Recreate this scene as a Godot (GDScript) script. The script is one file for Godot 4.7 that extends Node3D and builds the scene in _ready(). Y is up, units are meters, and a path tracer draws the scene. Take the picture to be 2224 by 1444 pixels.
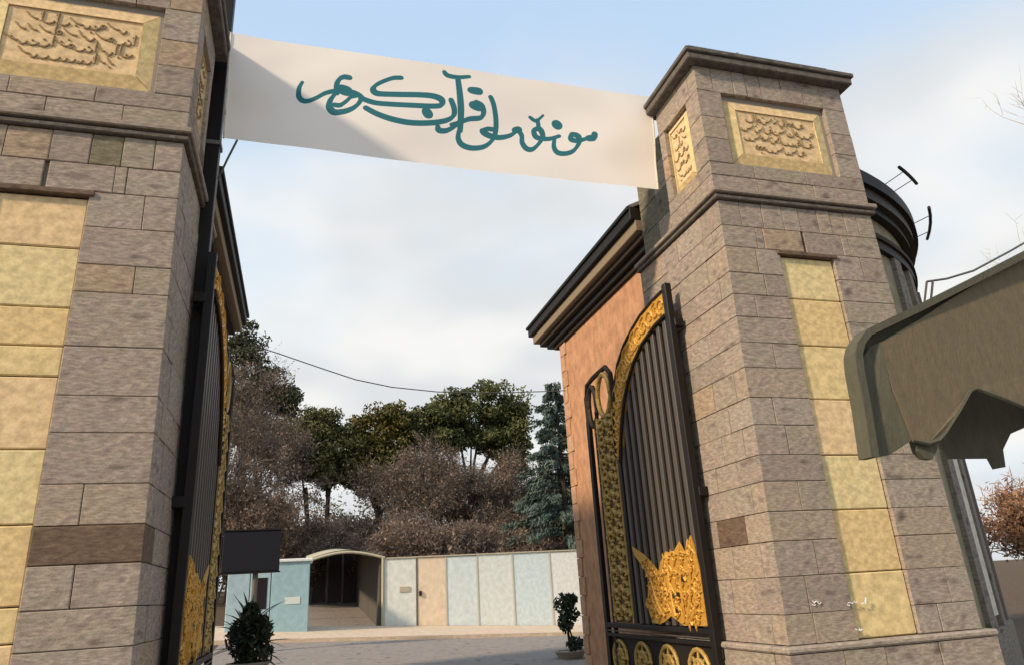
extends Node3D
# X to the right along the gate front, Y up, D depth along the drive (Godot z = -D). Metres.

const AXIS := 1.82            # middle of the drive
var rng := RandomNumberGenerator.new()
var M := {}                   # materials
var st: SurfaceTool
var mir := false              # mirrored about the middle of the drive
var org := Vector3.ZERO       # origin of the thing under construction
var taken := {}
var still: Callable            # an empty warp
var jitter := 0.0             # unevenness of the corners of a box

# ------------------------------------------------------------------ helpers
func V(x: float, y: float, d: float) -> Vector3:
	return Vector3(2.0 * AXIS - x if mir else x, y, -d) - org

func numbered(called: String) -> String:
	var n: int = taken.get(called, 0)
	taken[called] = n + 1
	return called if n == 0 else "%s_%03d" % [called, n]

func thing(called: String, label: String, category: String, at: Vector3, group := "") -> Node3D:
	var o := Node3D.new()
	o.name = numbered(called)
	add_child(o)
	o.position = at
	org = at
	tag(o, label, category, group)
	return o

func tag(o: Node, label: String, category: String, group := "") -> void:
	o.set_meta("label", label)
	o.set_meta("category", category)
	if group != "":
		o.set_meta("group", group)

func begin() -> void:
	st = SurfaceTool.new()
	st.begin(Mesh.PRIMITIVE_TRIANGLES)
	st.set_smooth_group(-1)

func commit() -> ArrayMesh:
	st.generate_normals()
	return st.commit()

func part(called: String, material: Material, parent: Node) -> MeshInstance3D:
	var o := MeshInstance3D.new()
	o.mesh = commit()
	o.material_override = material
	o.name = called
	parent.add_child(o, true)
	return o

func hold(called: String, mesh: Mesh, material: Material, parent: Node) -> MeshInstance3D:
	var o := MeshInstance3D.new()
	o.mesh = mesh
	o.material_override = material
	o.name = called
	parent.add_child(o, true)
	return o

func struct(called: String, material: Material) -> MeshInstance3D:
	var o := part(called, material, self)
	o.set_meta("kind", "structure")
	return o

# a triangle whose front looks along out
func tri(a: Vector3, b: Vector3, c: Vector3, out: Vector3) -> void:
	if (c - a).cross(b - a).dot(out) < 0.0:
		var t := b
		b = c
		c = t
	st.add_vertex(a)
	st.add_vertex(b)
	st.add_vertex(c)

func quad(a: Vector3, b: Vector3, c: Vector3, d: Vector3, out: Vector3) -> void:
	tri(a, b, c, out)
	tri(a, c, d, out)

# box between corners, edges cut by ch; warp moves each vertex (x, y, d)
func box(x0: float, x1: float, y0: float, y1: float, d0: float, d1: float, ch := 0.0, warp: Callable = still) -> void:
	var c := Vector3((x0 + x1) / 2, (y0 + y1) / 2, (d0 + d1) / 2)
	var h := Vector3(absf(x1 - x0) / 2, absf(y1 - y0) / 2, absf(d1 - d0) / 2)
	ch = minf(ch, minf(h.x, minf(h.y, h.z)) * 0.6)
	var off := []
	for k in 8:
		off.append(Vector3(rng.randf_range(-1, 1), rng.randf_range(-1, 1), rng.randf_range(-1, 1)) * jitter if jitter > 0.0 else Vector3.ZERO)
	var p := func(sx: int, sy: int, sz: int, axis: int) -> Vector3:
		var o: Vector3 = off[(1 if sx > 0 else 0) + (2 if sy > 0 else 0) + (4 if sz > 0 else 0)] + Vector3(sx * (h.x - ch), sy * (h.y - ch), sz * (h.z - ch))
		o[axis] = [sx, sy, sz][axis] * h[axis]
		o += c
		if warp.is_valid():
			o = warp.call(o)
		return V(o.x, o.y, o.z)
	var mid := V(c.x, c.y, c.z)
	for axis in 3:
		var a1 := (axis + 1) % 3
		var a2 := (axis + 2) % 3
		for s in [-1, 1]:
			var q := []
			for k in [[-1, -1], [1, -1], [1, 1], [-1, 1]]:
				var sg := [0, 0, 0]
				sg[axis] = s
				sg[a1] = k[0]
				sg[a2] = k[1]
				q.append(p.call(sg[0], sg[1], sg[2], axis))
			quad(q[0], q[1], q[2], q[3], (q[0] + q[2]) / 2 - mid)
			if ch <= 0.0:
				continue
			# edge between face (axis, s) and face (a1, s1), running along a2
			for s1 in [-1, 1]:
				var e := []
				for s2 in [-1, 1]:
					var sg := [0, 0, 0]
					sg[axis] = s
					sg[a1] = s1
					sg[a2] = s2
					e.append(p.call(sg[0], sg[1], sg[2], axis))
					e.append(p.call(sg[0], sg[1], sg[2], a1))
				quad(e[0], e[1], e[3], e[2], (e[0] + e[3]) / 2 - mid)
	if ch > 0.0:
		for sx in [-1, 1]:
			for sy in [-1, 1]:
				for sz in [-1, 1]:
					var a: Vector3 = p.call(sx, sy, sz, 0)
					tri(a, p.call(sx, sy, sz, 1), p.call(sx, sy, sz, 2), a - mid)

func tube(pts: Array, r0: float, r1: float, sides := 6, caps := true) -> void:
	var rings := []
	var up := Vector3(0.13, 0.97, 0.21).normalized()
	for i in pts.size():
		var dir: Vector3 = (pts[mini(i + 1, pts.size() - 1)] - pts[maxi(i - 1, 0)]).normalized()
		var a := dir.cross(up)
		if a.length() < 0.05:
			a = dir.cross(Vector3.RIGHT)
		a = a.normalized()
		var b := a.cross(dir)
		var r := lerpf(r0, r1, float(i) / maxf(1, pts.size() - 1))
		var ring := []
		for k in sides:
			var t := TAU * k / sides
			ring.append(pts[i] + (a * cos(t) + b * sin(t)) * r)
		rings.append(ring)
	for i in pts.size() - 1:
		for k in sides:
			var n := (k + 1) % sides
			quad(rings[i][k], rings[i][n], rings[i + 1][n], rings[i + 1][k], rings[i][k] + rings[i + 1][n] - pts[i] - pts[i + 1])
	if caps:
		for e in [0, pts.size() - 1]:
			var out: Vector3 = (pts[e] - pts[1 if e == 0 else e - 1])
			for k in range(1, sides - 1):
				tri(rings[e][0], rings[e][k], rings[e][k + 1], out)

# polygon poly (2-D) laid out by place(u, v, depth), from depth a to depth b
func extrude(poly: PackedVector2Array, place: Callable, a: float, b: float) -> void:
	var idx := Geometry2D.triangulate_polygon(poly)
	var ccw := not Geometry2D.is_polygon_clockwise(poly)
	var ahead: Vector3 = place.call(0.0, 0.0, 1.0) - place.call(0.0, 0.0, 0.0)
	for i in range(0, idx.size(), 3):
		var p := poly[idx[i]]
		var q := poly[idx[i + 1]]
		var r := poly[idx[i + 2]]
		tri(place.call(p.x, p.y, b), place.call(q.x, q.y, b), place.call(r.x, r.y, b), ahead)
		tri(place.call(p.x, p.y, a), place.call(q.x, q.y, a), place.call(r.x, r.y, a), -ahead)
	for i in poly.size():
		var p := poly[i]
		var q := poly[(i + 1) % poly.size()]
		var e := (q - p)
		var n := Vector2(e.y, -e.x) * (1.0 if ccw else -1.0)
		var out: Vector3 = place.call(p.x + n.x, p.y + n.y, a) - place.call(p.x, p.y, a)
		quad(place.call(p.x, p.y, a), place.call(q.x, q.y, a), place.call(q.x, q.y, b), place.call(p.x, p.y, b), out)

func nums(s: String) -> PackedVector2Array:
	var out := PackedVector2Array()
	for w in s.split(" ", false):
		var k := w.split(",")
		out.append(Vector2(k[0].to_float(), k[1].to_float()))
	return out

# ring of rectangular section round a vertical axis, r0..r1, y0..y1, from angle a0 to a1 (0 looks to the street, positive to the right)
func arc_ring(cx: float, cd: float, r0: float, r1: float, y0: float, y1: float, a0: float, a1: float, n: int) -> void:
	var P := func(r: float, y: float, a: float) -> Vector3: return V(cx + r * sin(a), y, cd - r * cos(a))
	for i in n:
		var a := lerpf(a0, a1, float(i) / n)
		var b := lerpf(a0, a1, float(i + 1) / n)
		var o: Vector3 = P.call(2.0, 0.0, (a + b) / 2) - P.call(1.0, 0.0, (a + b) / 2)
		quad(P.call(r1, y0, a), P.call(r1, y0, b), P.call(r1, y1, b), P.call(r1, y1, a), o)
		quad(P.call(r0, y0, a), P.call(r0, y0, b), P.call(r0, y1, b), P.call(r0, y1, a), -o)
		quad(P.call(r0, y1, a), P.call(r0, y1, b), P.call(r1, y1, b), P.call(r1, y1, a), Vector3.UP)
		quad(P.call(r0, y0, a), P.call(r0, y0, b), P.call(r1, y0, b), P.call(r1, y0, a), Vector3.DOWN)
	for a in [a0, a1]:
		var side: Vector3 = P.call(r1, 0.0, a) - P.call(r1, 0.0, lerpf(a0, a1, 0.5))
		quad(P.call(r0, y0, a), P.call(r1, y0, a), P.call(r1, y1, a), P.call(r0, y1, a), side)

# ------------------------------------------------------------------ materials
func lin(r: float, g: float, b: float) -> Color:
	return Color(r, g, b).linear_to_srgb()

func noise_tex(freq: float, octaves: int, lo: float, hi: float, sd: int, size := 512, as_normal := false, bump := 4.0, kind := FastNoiseLite.TYPE_SIMPLEX_SMOOTH) -> NoiseTexture2D:
	var n := FastNoiseLite.new()
	n.noise_type = kind
	n.frequency = freq
	n.fractal_octaves = octaves
	n.fractal_gain = 0.6
	n.seed = sd
	var t := NoiseTexture2D.new()
	t.width = size
	t.height = size
	t.seamless = true
	t.noise = n
	if as_normal:
		t.as_normal_map = true
		t.bump_strength = bump
	else:
		var g := Gradient.new()
		g.set_color(0, Color(lo, lo, lo))
		g.set_color(1, Color(hi, hi, hi))
		t.color_ramp = g
	return t

var T := {}

func mat(key: String, c: Color, rough := 0.85, tex := "", scale := Vector3.ONE, normal := "", nscale := 1.0, metal := 0.0, detail := "") -> StandardMaterial3D:
	var m := StandardMaterial3D.new()
	m.albedo_color = c
	m.roughness = rough
	m.metallic = metal
	m.metallic_specular = 0.35
	if tex != "" or normal != "":
		m.uv1_triplanar = true
		m.uv1_world_triplanar = true
		m.uv1_triplanar_sharpness = 4.0
		m.uv1_scale = scale
	if tex != "":
		m.albedo_texture = T[tex]
	if normal != "":
		m.normal_enabled = true
		m.normal_texture = T[normal]
		m.normal_scale = nscale
	if detail != "":
		m.detail_enabled = true
		m.detail_blend_mode = BaseMaterial3D.BLEND_MODE_MUL
		m.detail_albedo = T[detail]
		m.detail_uv_layer = BaseMaterial3D.DETAIL_UV_2
		m.uv2_triplanar = true
		m.uv2_world_triplanar = true
		m.uv2_triplanar_sharpness = 4.0
		m.uv2_scale = Vector3(0.42, 0.7, 0.42)
	M[key] = m
	return m

func materials() -> void:
	T.stone = noise_tex(0.018, 5, 0.70, 1.0, 3)
	T.patch = noise_tex(0.010, 2, 0.78, 1.0, 9)
	var hues := Gradient.new()
	hues.offsets = PackedFloat32Array([0.0, 0.22, 0.4, 0.55, 0.72, 0.86, 1.0])
	hues.colors = PackedColorArray([Color(0.63, 0.61, 0.59), Color(0.90, 0.875, 0.87), Color(0.96, 0.945, 0.92), Color(0.90, 0.885, 0.855), Color(1.0, 0.965, 0.94), Color(0.88, 0.845, 0.85), Color(0.98, 0.95, 0.95)])
	T.patch.color_ramp = hues
	T.plain = noise_tex(0.010, 4, 0.78, 1.0, 9)
	T.faint = noise_tex(0.012, 4, 0.88, 1.0, 13)
	T.grain = noise_tex(0.05, 4, 0.7, 1.0, 5)
	T.rough = noise_tex(0.035, 5, 0, 1, 7, 512, true, 5.0)
	T.curl = noise_tex(0.03, 2, 0, 1, 11, 512, true, 9.0, FastNoiseLite.TYPE_CELLULAR)
	var streak := Vector3(0.8, 3.4, 0.8)
	var i := 0
	for c in [[0.53, 0.48, 0.415], [0.525, 0.465, 0.415], [0.51, 0.47, 0.395], [0.56, 0.49, 0.405], [0.48, 0.43, 0.38], [0.55, 0.505, 0.445]]:
		mat("stone%d" % i, lin(c[0], c[1], c[2]), 0.9, "stone", streak * (0.8 + 0.13 * i), "rough", 0.4, 0.0, "patch")
		i += 1
	mat("stone_dark", lin(0.24, 0.18, 0.135), 0.9, "stone", streak, "rough", 0.4, 0.0, "patch")
	mat("stone_light", lin(0.58, 0.48, 0.365), 0.9, "stone", streak, "rough", 0.4, 0.0, "patch")
	mat("stone_green", lin(0.30, 0.29, 0.21), 0.9, "stone", streak, "rough", 0.4, 0.0, "patch")
	i = 0
	for c in [[0.86, 0.69, 0.35], [0.87, 0.66, 0.38], [0.84, 0.71, 0.38], [0.84, 0.64, 0.32]]:
		mat("gold_stone%d" % i, lin(c[0], c[1], c[2]), 0.85, "plain", Vector3(1.1, 1.3, 1.1) * (1.0 + 0.2 * i), "rough", 0.2)
		i += 1
	mat("mortar", lin(0.40, 0.36, 0.31), 0.95, "grain", Vector3.ONE * 2.0)
	mat("shaded_carving", lin(0.46, 0.34, 0.19), 0.9, "grain", Vector3.ONE * 3.0)  # shadow of the carved strokes put into a darker panel stone colour
	mat("cap_stone", lin(0.21, 0.20, 0.185), 0.85, "stone", streak, "rough", 0.8, 0.0, "patch")
	mat("zinc", lin(0.28, 0.29, 0.28), 0.5, "grain", Vector3.ONE, "", 1.0, 0.6)
	mat("peach", lin(0.60, 0.335, 0.19), 0.9, "plain", Vector3(0.7, 0.5, 0.7), "rough", 0.3)
	for k in 3:
		mat("quoin%d" % k, lin([0.62, 0.58, 0.60][k], [0.40, 0.345, 0.375][k], [0.25, 0.20, 0.24][k]), 0.9, "plain", Vector3.ONE, "rough", 0.4)
	mat("round_stone", lin(0.36, 0.345, 0.31), 0.9, "stone", streak, "rough", 0.4, 0.0, "patch")
	mat("beige", lin(0.36, 0.33, 0.23), 0.9, "plain", Vector3(0.7, 0.5, 0.7), "rough", 0.3)
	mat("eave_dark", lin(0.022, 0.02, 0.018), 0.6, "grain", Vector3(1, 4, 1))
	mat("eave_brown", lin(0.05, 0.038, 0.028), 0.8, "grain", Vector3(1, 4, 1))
	mat("eave_tan", lin(0.36, 0.29, 0.20), 0.8, "grain", Vector3(1, 3, 1), "rough", 0.4)
	mat("roof_sheet", lin(0.06, 0.058, 0.055), 0.6, "patch")
	mat("pale_stone", lin(0.72, 0.74, 0.66), 0.7, "patch")
	mat("iron", lin(0.018, 0.015, 0.014), 0.5, "grain", Vector3.ONE * 3.0)
	mat("iron_brown", lin(0.035, 0.024, 0.016), 0.6, "grain", Vector3.ONE * 3.0)
	mat("bar", lin(0.15, 0.135, 0.12), 0.5, "grain", Vector3.ONE * 3.0, "", 1.0, 0.3)
	mat("sheet", lin(0.022, 0.017, 0.014), 0.6, "grain", Vector3.ONE * 2.0)
	mat("gilt", lin(0.84, 0.47, 0.085), 0.45, "stone", Vector3.ONE * 4.0, "curl", 0.8, 0.2)
	mat("gilt_old", lin(0.62, 0.43, 0.13), 0.5, "stone", Vector3.ONE * 4.0, "curl", 0.8, 0.15)
	mat("strip_back", lin(0.15, 0.10, 0.045), 0.6, "grain", Vector3.ONE * 3.0)
	mat("hood", lin(0.165, 0.137, 0.088), 0.85, "faint", Vector3(2.5, 0.6, 2.5), "rough", 0.3)
	mat("hood_rim", lin(0.105, 0.105, 0.075), 0.85, "faint", Vector3(2.5, 0.6, 2.5), "rough", 0.3)
	mat("rope", lin(0.10, 0.11, 0.11), 0.8)
	mat("asphalt", lin(0.46, 0.44, 0.42), 0.9, "grain", Vector3.ONE * 1.3, "rough", 0.4, 0.0, "patch")
	mat("paving", lin(0.80, 0.66, 0.50), 0.9, "faint", Vector3.ONE * 0.7, "rough", 0.3, 0.0, "faint")
	mat("soil", lin(0.17, 0.125, 0.085), 0.95, "grain", Vector3.ONE * 0.5, "rough", 0.4, 0.0, "patch")
	mat("kerb", lin(0.5, 0.42, 0.31), 0.9, "grain", Vector3.ONE, "rough", 0.3)
	i = 0
	for c in [[0.80, 0.86, 0.82], [0.72, 0.85, 0.88], [0.77, 0.86, 0.85], [0.70, 0.85, 0.90], [0.83, 0.88, 0.88]]:
		mat("panel%d" % i, lin(c[0], c[1], c[2]), 0.6, "faint", Vector3(0.5, 0.4, 0.5) * (1.0 + 0.2 * i))
		i += 1
	mat("seam", lin(0.50, 0.50, 0.42), 0.7)
	mat("cream_door", lin(0.85, 0.73, 0.55), 0.6, "faint", Vector3(0.5, 0.4, 0.5))
	mat("teal", lin(0.35, 0.55, 0.62), 0.6, "faint", Vector3(0.6, 0.5, 0.6))
	mat("teal_pale", lin(0.40, 0.57, 0.65), 0.6, "faint", Vector3(0.6, 0.5, 0.6))
	mat("notice", lin(0.6, 0.68, 0.66), 0.6)
	mat("grey_post", lin(0.20, 0.18, 0.16), 0.6, "grain")
	mat("dark_panel", lin(0.02, 0.018, 0.02), 0.3)
	mat("grey_wall", lin(0.12, 0.118, 0.108), 0.85, "patch")
	mat("cream", lin(0.66, 0.62, 0.46), 0.7, "grain")
	mat("navy", lin(0.012, 0.014, 0.022), 0.5)
	mat("pot", lin(0.45, 0.40, 0.32), 0.85, "grain", Vector3.ONE * 2.0, "rough", 0.4)
	var leaf := mat("foliage", Color.WHITE, 0.7)
	leaf.vertex_color_use_as_albedo = true
	leaf.backlight_enabled = true
	leaf.backlight = Color(0.25, 0.25, 0.25)
	var bark := mat("bark", Color.WHITE, 0.95)
	bark.vertex_color_use_as_albedo = true
	mat("leaf_dark", lin(0.035, 0.055, 0.03), 0.5)

# ------------------------------------------------------------------ ground
func rise(x: float, d: float) -> float:
	var h := 0.042 * clampf(d - 11.0, 0.0, 15.0) - 0.063 * (clampf(x, -14.0, 16.0) - 2.8) * clampf((d - 11.0) / 15.0, 0.0, 1.0)
	if d > 26.0:
		h += 0.07 * (minf(d, 42.0) - 26.0)
	if d > 42.0:
		h += 0.02 * (minf(d, 90.0) - 42.0)
	return h

func sheet(x0: float, x1: float, d0: float, d1: float, lift: float, step := 1.0) -> void:
	var nx := int(round((x1 - x0) / step))
	var nd := int(round((d1 - d0) / step))
	for i in nx:
		for j in nd:
			var a := x0 + i * step
			var b := d0 + j * step
			quad(V(a, rise(a, b) + lift, b), V(a + step, rise(a + step, b) + lift, b), V(a + step, rise(a + step, b + step) + lift, b + step), V(a, rise(a, b + step) + lift, b + step), Vector3.UP)

func setting() -> void:
	org = Vector3.ZERO
	begin()
	sheet(-30, 50, -6, 74, 0.0)
	for r in [[-430, -30, -206, 274], [50, 450, -206, 274], [-30, 50, -206, -6], [-30, 50, 74, 274]]:
		sheet(r[0], r[1], r[2], r[3], -0.001, 10.0 if r[0] == -30 else 20.0)
	struct("ground", M.soil)
	begin()
	sheet(-2, 9, 2, 22, 0.012)
	sheet(-29, 49, -5, 2, 0.012)
	struct("road", M.asphalt)
	begin()
	sheet(0, 3, 26, 38, 0.010)
	struct("path", M.asphalt)
	begin()
	sheet(-3, 13, 22, 26, 0.11)
	for j in 16:
		var x := -3.0 + j
		quad(V(x, rise(x, 22), 22), V(x + 1, rise(x + 1, 22), 22), V(x + 1, rise(x + 1, 22) + 0.11, 22), V(x, rise(x, 22) + 0.11, 22), Vector3(0, 0, 1))
	struct("pavement", M.paving)

# ------------------------------------------------------------------ sky
func sky_image() -> Image:
	var w := 1024
	var h := 512
	var im := Image.create(w, h, false, Image.FORMAT_RGBF)
	var n := FastNoiseLite.new()
	n.noise_type = FastNoiseLite.TYPE_SIMPLEX_SMOOTH
	n.frequency = 0.55
	n.fractal_octaves = 6
	n.fractal_gain = 0.52
	n.seed = 21
	var soft := FastNoiseLite.new()
	soft.frequency = 0.9
	soft.fractal_octaves = 4
	soft.seed = 4
	for j in h:
		var el := PI * (0.5 - (j + 0.5) / h)
		var se := sin(el)
		for i in w:
			if el < -0.06:
				im.set_pixel(i, j, Color(0.30, 0.27, 0.23))
				continue
			var az := TAU * ((i + 0.5) / w - 0.5)
			var k := cos(el) / (maxf(se, 0.0) + 0.22)
			var p := Vector2(sin(az) * k, cos(az) * k)
			var deg := rad_to_deg(el)
			var blue := Color(0.68, 0.79, 0.88).lerp(Color(0.48, 0.64, 0.85), smoothstep(18.0, 46.0, deg))
			blue = blue.lerp(Color(0.36, 0.53, 0.84), smoothstep(46.0, 90.0, deg))
			var v := n.get_noise_2d(p.x + 3.0, p.y) * 0.5 + 0.5
			var bias := lerpf(0.36, -0.04, smoothstep(13.0, 28.0, deg)) - 0.16 * smoothstep(32.0, 42.0, deg) + 0.20 * smoothstep(46.0, 62.0, deg)  # thicker cloud overhead, out of view, added for more fill light
			var cover := smoothstep(0.40, 0.72, v + bias)
			var g := soft.get_noise_2d(p.x * 1.3, p.y * 1.3 + 7.0) * 0.5 + 0.5
			var cloud := Color(0.70, 0.715, 0.725).lerp(Color(0.89, 0.875, 0.85), smoothstep(0.35, 0.75, g))
			im.set_pixel(i, j, blue.lerp(cloud, cover * 0.92) * 0.615)
	return im

# ------------------------------------------------------------------ stone gate pillar
func pick_stone() -> Material:
	var r := rng.randf()
	if r < 0.012:
		return M.stone_dark
	if r < 0.045:
		return M.stone_light
	return M["stone%d" % rng.randi_range(0, 5)]

func stone(o: Node, x0: float, x1: float, y0: float, y1: float, d0: float, d1: float, m: Material, warp: Callable, ch := 0.007) -> void:
	begin()
	jitter = 0.003
	box(x0, x1, y0, y1, d0, d1, ch * rng.randf_range(0.5, 1.2), warp)
	jitter = 0.0
	part("stone_block", m, o)

func cuts(a: float, b: float, least: float, most: float) -> Array:
	var out := [a]
	while b - out[-1] > most * 1.25:
		out.append(out[-1] + rng.randf_range(least, most))
	if b - out[-1] < least * 0.6 and out.size() > 1:
		out.pop_back()
	out.append(b)
	return out

func pillar(label: String, courses: Array, strip: Array, dark_course: int) -> void:
	var cx := 6.23
	var f := 7.0
	var o := thing("stone_gate_pillar", label, "gate pillar", Vector3(2 * AXIS - cx if mir else cx, 0, -(f + 1.15)), "gate pillars")
	var hs := 0.41            # half the strip
	var top := 1.21
	var warp := func(p: Vector3) -> Vector3:
		var dx: float = p.x - cx
		if absf(dx) > hs and p.y < 6.3:
			var k: float = (absf(dx) - hs) / (top - hs)
			p.x += signf(dx) * k * 0.085 * (6.3 - p.y) / 5.4
		return p
	var g := 0.0028
	# core that shows as mortar in the joints
	begin()
	box(cx - hs - 0.02, cx + hs + 0.02, 0.0, 6.2, f + 0.22, f + 2.25)
	box(cx - top + 0.05, cx - hs - 0.03, 0.0, 6.2, f + 0.05, f + 2.26, 0.0, warp)
	box(cx + hs + 0.03, cx + top - 0.05, 0.0, 6.2, f + 0.05, f + 2.26, 0.0, warp)
	box(cx - top + 0.05, cx + top - 0.05, 5.57, 6.199, f + 0.051, f + 0.3)
	box(cx - top + 0.05, cx + top - 0.05, 6.2, 8.39, f + 0.06, f + 1.08)
	box(cx - top + 0.22, cx + top - 0.22, 6.3, 8.2, f + 1.0, f + 2.2)
	part("core", M.mortar, o)
	# plinth
	for s in [-1, 1]:
		var y := 0.0
		for hgt in [0.42, 0.40]:
			var xs := cuts(cx - 1.38, cx + 1.38, 0.5, 0.8)
			if s == -1:
				for i in xs.size() - 1:
					stone(o, xs[i] + g, xs[i + 1] - g, y + g, y + hgt - g, f - 0.09 - rng.randf() * 0.008, f + 0.16, pick_stone(), still)
			var ds := cuts(f + 0.17, f + 2.3, 0.5, 0.8)
			for i in ds.size() - 1:
				var xo: float = cx + s * 1.38
				stone(o, xo - s * 0.25, xo, y + g, y + hgt - g, ds[i] + g, ds[i + 1] - g, pick_stone(), still)
			y += hgt
	begin()
	box(cx - 1.40, cx + 1.40, 0.825, 0.895, f - 0.115, f + 2.32, 0.02)
	part("plinth_ledge", M.stone5, o)
	# coursed shaft: front margins with corner stones, side faces
	for c in courses.size() - 1:
		var y0: float = courses[c] + g
		var y1: float = courses[c + 1] - g
		var over: bool = y0 > 5.5
		var soldier: bool = c == courses.size() - 2
		for s in [-1, 1]:
			var ret: float = 0.24 if (c + (0 if s < 0 else 1)) % 2 == 0 else 0.46
			var xs: Array
			if over:
				xs = cuts(cx - top, cx, 0.2, 0.34) if soldier else [cx - top, cx - 0.72, cx - 0.61, cx - 0.02]
			elif rng.randf() < 0.45:
				xs = [cx - top, cx - hs - rng.randf_range(0.28, 0.5), cx - hs]
			else:
				xs = [cx - top, cx - hs]
			for i in xs.size() - 1:
				var a: float = xs[i]
				var b: float = xs[i + 1]
				var proud := rng.randf() * 0.007
				var m := pick_stone()
				if c == dark_course:
					m = M.stone_dark
				if over and not soldier and i == 2 and s < 0 and not mir:
					m = M.stone_light
				if over and soldier and i == 2 and s < 0 and mir:
					m = M.stone_green
				if s > 0:
					var t := 2 * cx - b
					b = 2 * cx - a
					a = t
				stone(o, a + (0.0 if i == 0 and s < 0 else g), b - (0.0 if i == 0 and s > 0 else g), y0, y1, f - proud, f + (ret if i == 0 else 0.2), m, warp)
			var ds := cuts(f + ret, f + 2.3, 0.45, 0.85)
			for i in ds.size() - 1:
				var xo: float = cx + s * (top + rng.randf() * 0.01)
				stone(o, xo - s * 0.2, xo, y0, y1, ds[i] + g, ds[i + 1] - (g if i < ds.size() - 2 else 0.0), pick_stone(), warp)
	# recessed strip of honey stone
	for c in strip.size() - 1:
		var mi: int = (c * 3 + (1 if mir else 0)) % 4
		begin()
		box(cx - hs + 0.004, cx + hs - 0.004, strip[c] + 0.005, strip[c + 1] - 0.005, f + 0.032 + rng.randf() * 0.006, f + 0.3, 0.012)
		part("strip_stone", M["gold_stone%d" % mi], o)
	begin()
	box(cx - hs - 0.05, cx + hs + 0.05, 5.50, 5.553, f - 0.03, f + 0.25, 0.006)
	part("lintel_shade", M.stone_dark, o)  # shade at the recess head painted as a dark edge
	# string course: two fillets
	for k in [[6.235, 6.295, 0.055], [6.318, 6.385, 0.085]]:
		begin()
		box(cx - top - k[2], cx + top + k[2], k[0], k[1], f - k[2], f + 2.3 + k[2] * 0.5, 0.012)
		part("string_course", M.cap_stone if k[2] < 0.07 else M.stone4, o)
	# upper block
	var up := 1.235
	var none := still
	for row in [[6.40, 6.62], [6.62, 6.82]]:
		var xs := cuts(cx - up, cx + up, 0.6, 1.0)
		for i in xs.size() - 1:
			stone(o, xs[i] + g, xs[i + 1] - g, row[0] + g, row[1] - g, f - rng.randf() * 0.01, f + (0.3 if i == 0 or i == xs.size() - 2 else 0.15), pick_stone(), none)
		for s in [-1, 1]:
			var ds := cuts(f + 0.3, f + 1.14, 0.35, 0.5)
			for i in ds.size() - 1:
				stone(o, cx + s * (up - 0.15), cx + s * up, row[0] + g, row[1] - g, ds[i] + g, ds[i + 1] - g, pick_stone(), none)
	for row in [[6.82, 7.2], [7.2, 7.55], [7.55, 7.98]]:
		for s in [-1, 1]:
			stone(o, cx + s * 0.86, cx + s * up, row[0] + g, row[1] - g, f - rng.randf() * 0.01, f + 0.22, pick_stone(), none)
			stone(o, cx + s * (up - 0.15), cx + s * (up - 0.004), row[0] + g, row[1] - g, f + 0.22 + g, f + 0.32, pick_stone(), none)
			stone(o, cx + s * (up - 0.15), cx + s * (up - 0.004), row[0] + g, row[1] - g, f + 0.98, f + 1.14, pick_stone(), none)
	var xs2 := cuts(cx - up, cx + up, 0.2, 0.36)
	for i in xs2.size() - 1:
		stone(o, xs2[i] + g, xs2[i + 1] - g, 7.98 + g, 8.385, f - rng.randf() * 0.012, f + 0.2, pick_stone(), none)
	for s in [-1, 1]:
		var ds := cuts(f + 0.2, f + 1.14, 0.25, 0.4)
		for i in ds.size() - 1:
			stone(o, cx + s * (up - 0.15), cx + s * up, 7.98 + g, 8.385, ds[i] + g, ds[i + 1] - g, pick_stone(), none)
	if not mir:
		paint_marks(o)
	# carved panels, front and both sides
	carved_panel(o, func(u: float, v: float, k: float) -> Vector3: return V(cx + u, 7.39 + v, f + 0.07 - k), 0.85, 0.56)
	for s in [-1, 1]:
		carved_panel(o, func(u: float, v: float, k: float) -> Vector3: return V(cx + s * (up - 0.07 + k), 7.39 + v, f + 0.65 + u), 0.32, 0.56)
	# rear block behind the upper one, up to the banner
	for row in [[6.40, 6.85], [6.85, 7.3], [7.3, 7.8], [7.8, 8.2]]:
		for s in [-1, 1]:
			for dd in [[1.15, 1.72], [1.72, 2.25]]:
				stone(o, cx + s * (top - 0.26), cx + s * (top - 0.1), row[0] + g, row[1] - g, f + dd[0] + g, f + dd[1] - g, M.stone_green if rng.randf() < 0.5 else pick_stone(), none)
	# cap: slab and sheet cover
	begin()
	box(cx - up - 0.14, cx + up + 0.14, 8.39, 8.50, f - 0.14, f + 1.27, 0.015)
	part("cap_slab", M.cap_stone, o)
	begin()
	box(cx - up - 0.17, cx + up + 0.17, 8.503, 8.575, f - 0.17, f + 1.3, 0.012)
	part("cap_edge", M.cap_stone, o)
	begin()
	box(cx - up - 0.10, cx + up - 0.25, 8.577, 8.635, f - 0.12, f + 1.2, 0.01)
	part("cap_cover", M.zinc, o)
	for k in [[-0.45, 0.0], [0.42, 0.1]]:
		begin()
		tube([V(cx + k[0], 8.57, f + k[1]), V(cx + k[0], 8.70, f + k[1])], 0.022, 0.018, 6)
		tube([V(cx + k[0], 8.70, f + k[1]), V(cx + k[0], 8.74, f + k[1])], 0.04, 0.03, 6)
		part("lightning_stub", M.zinc, o)

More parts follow.
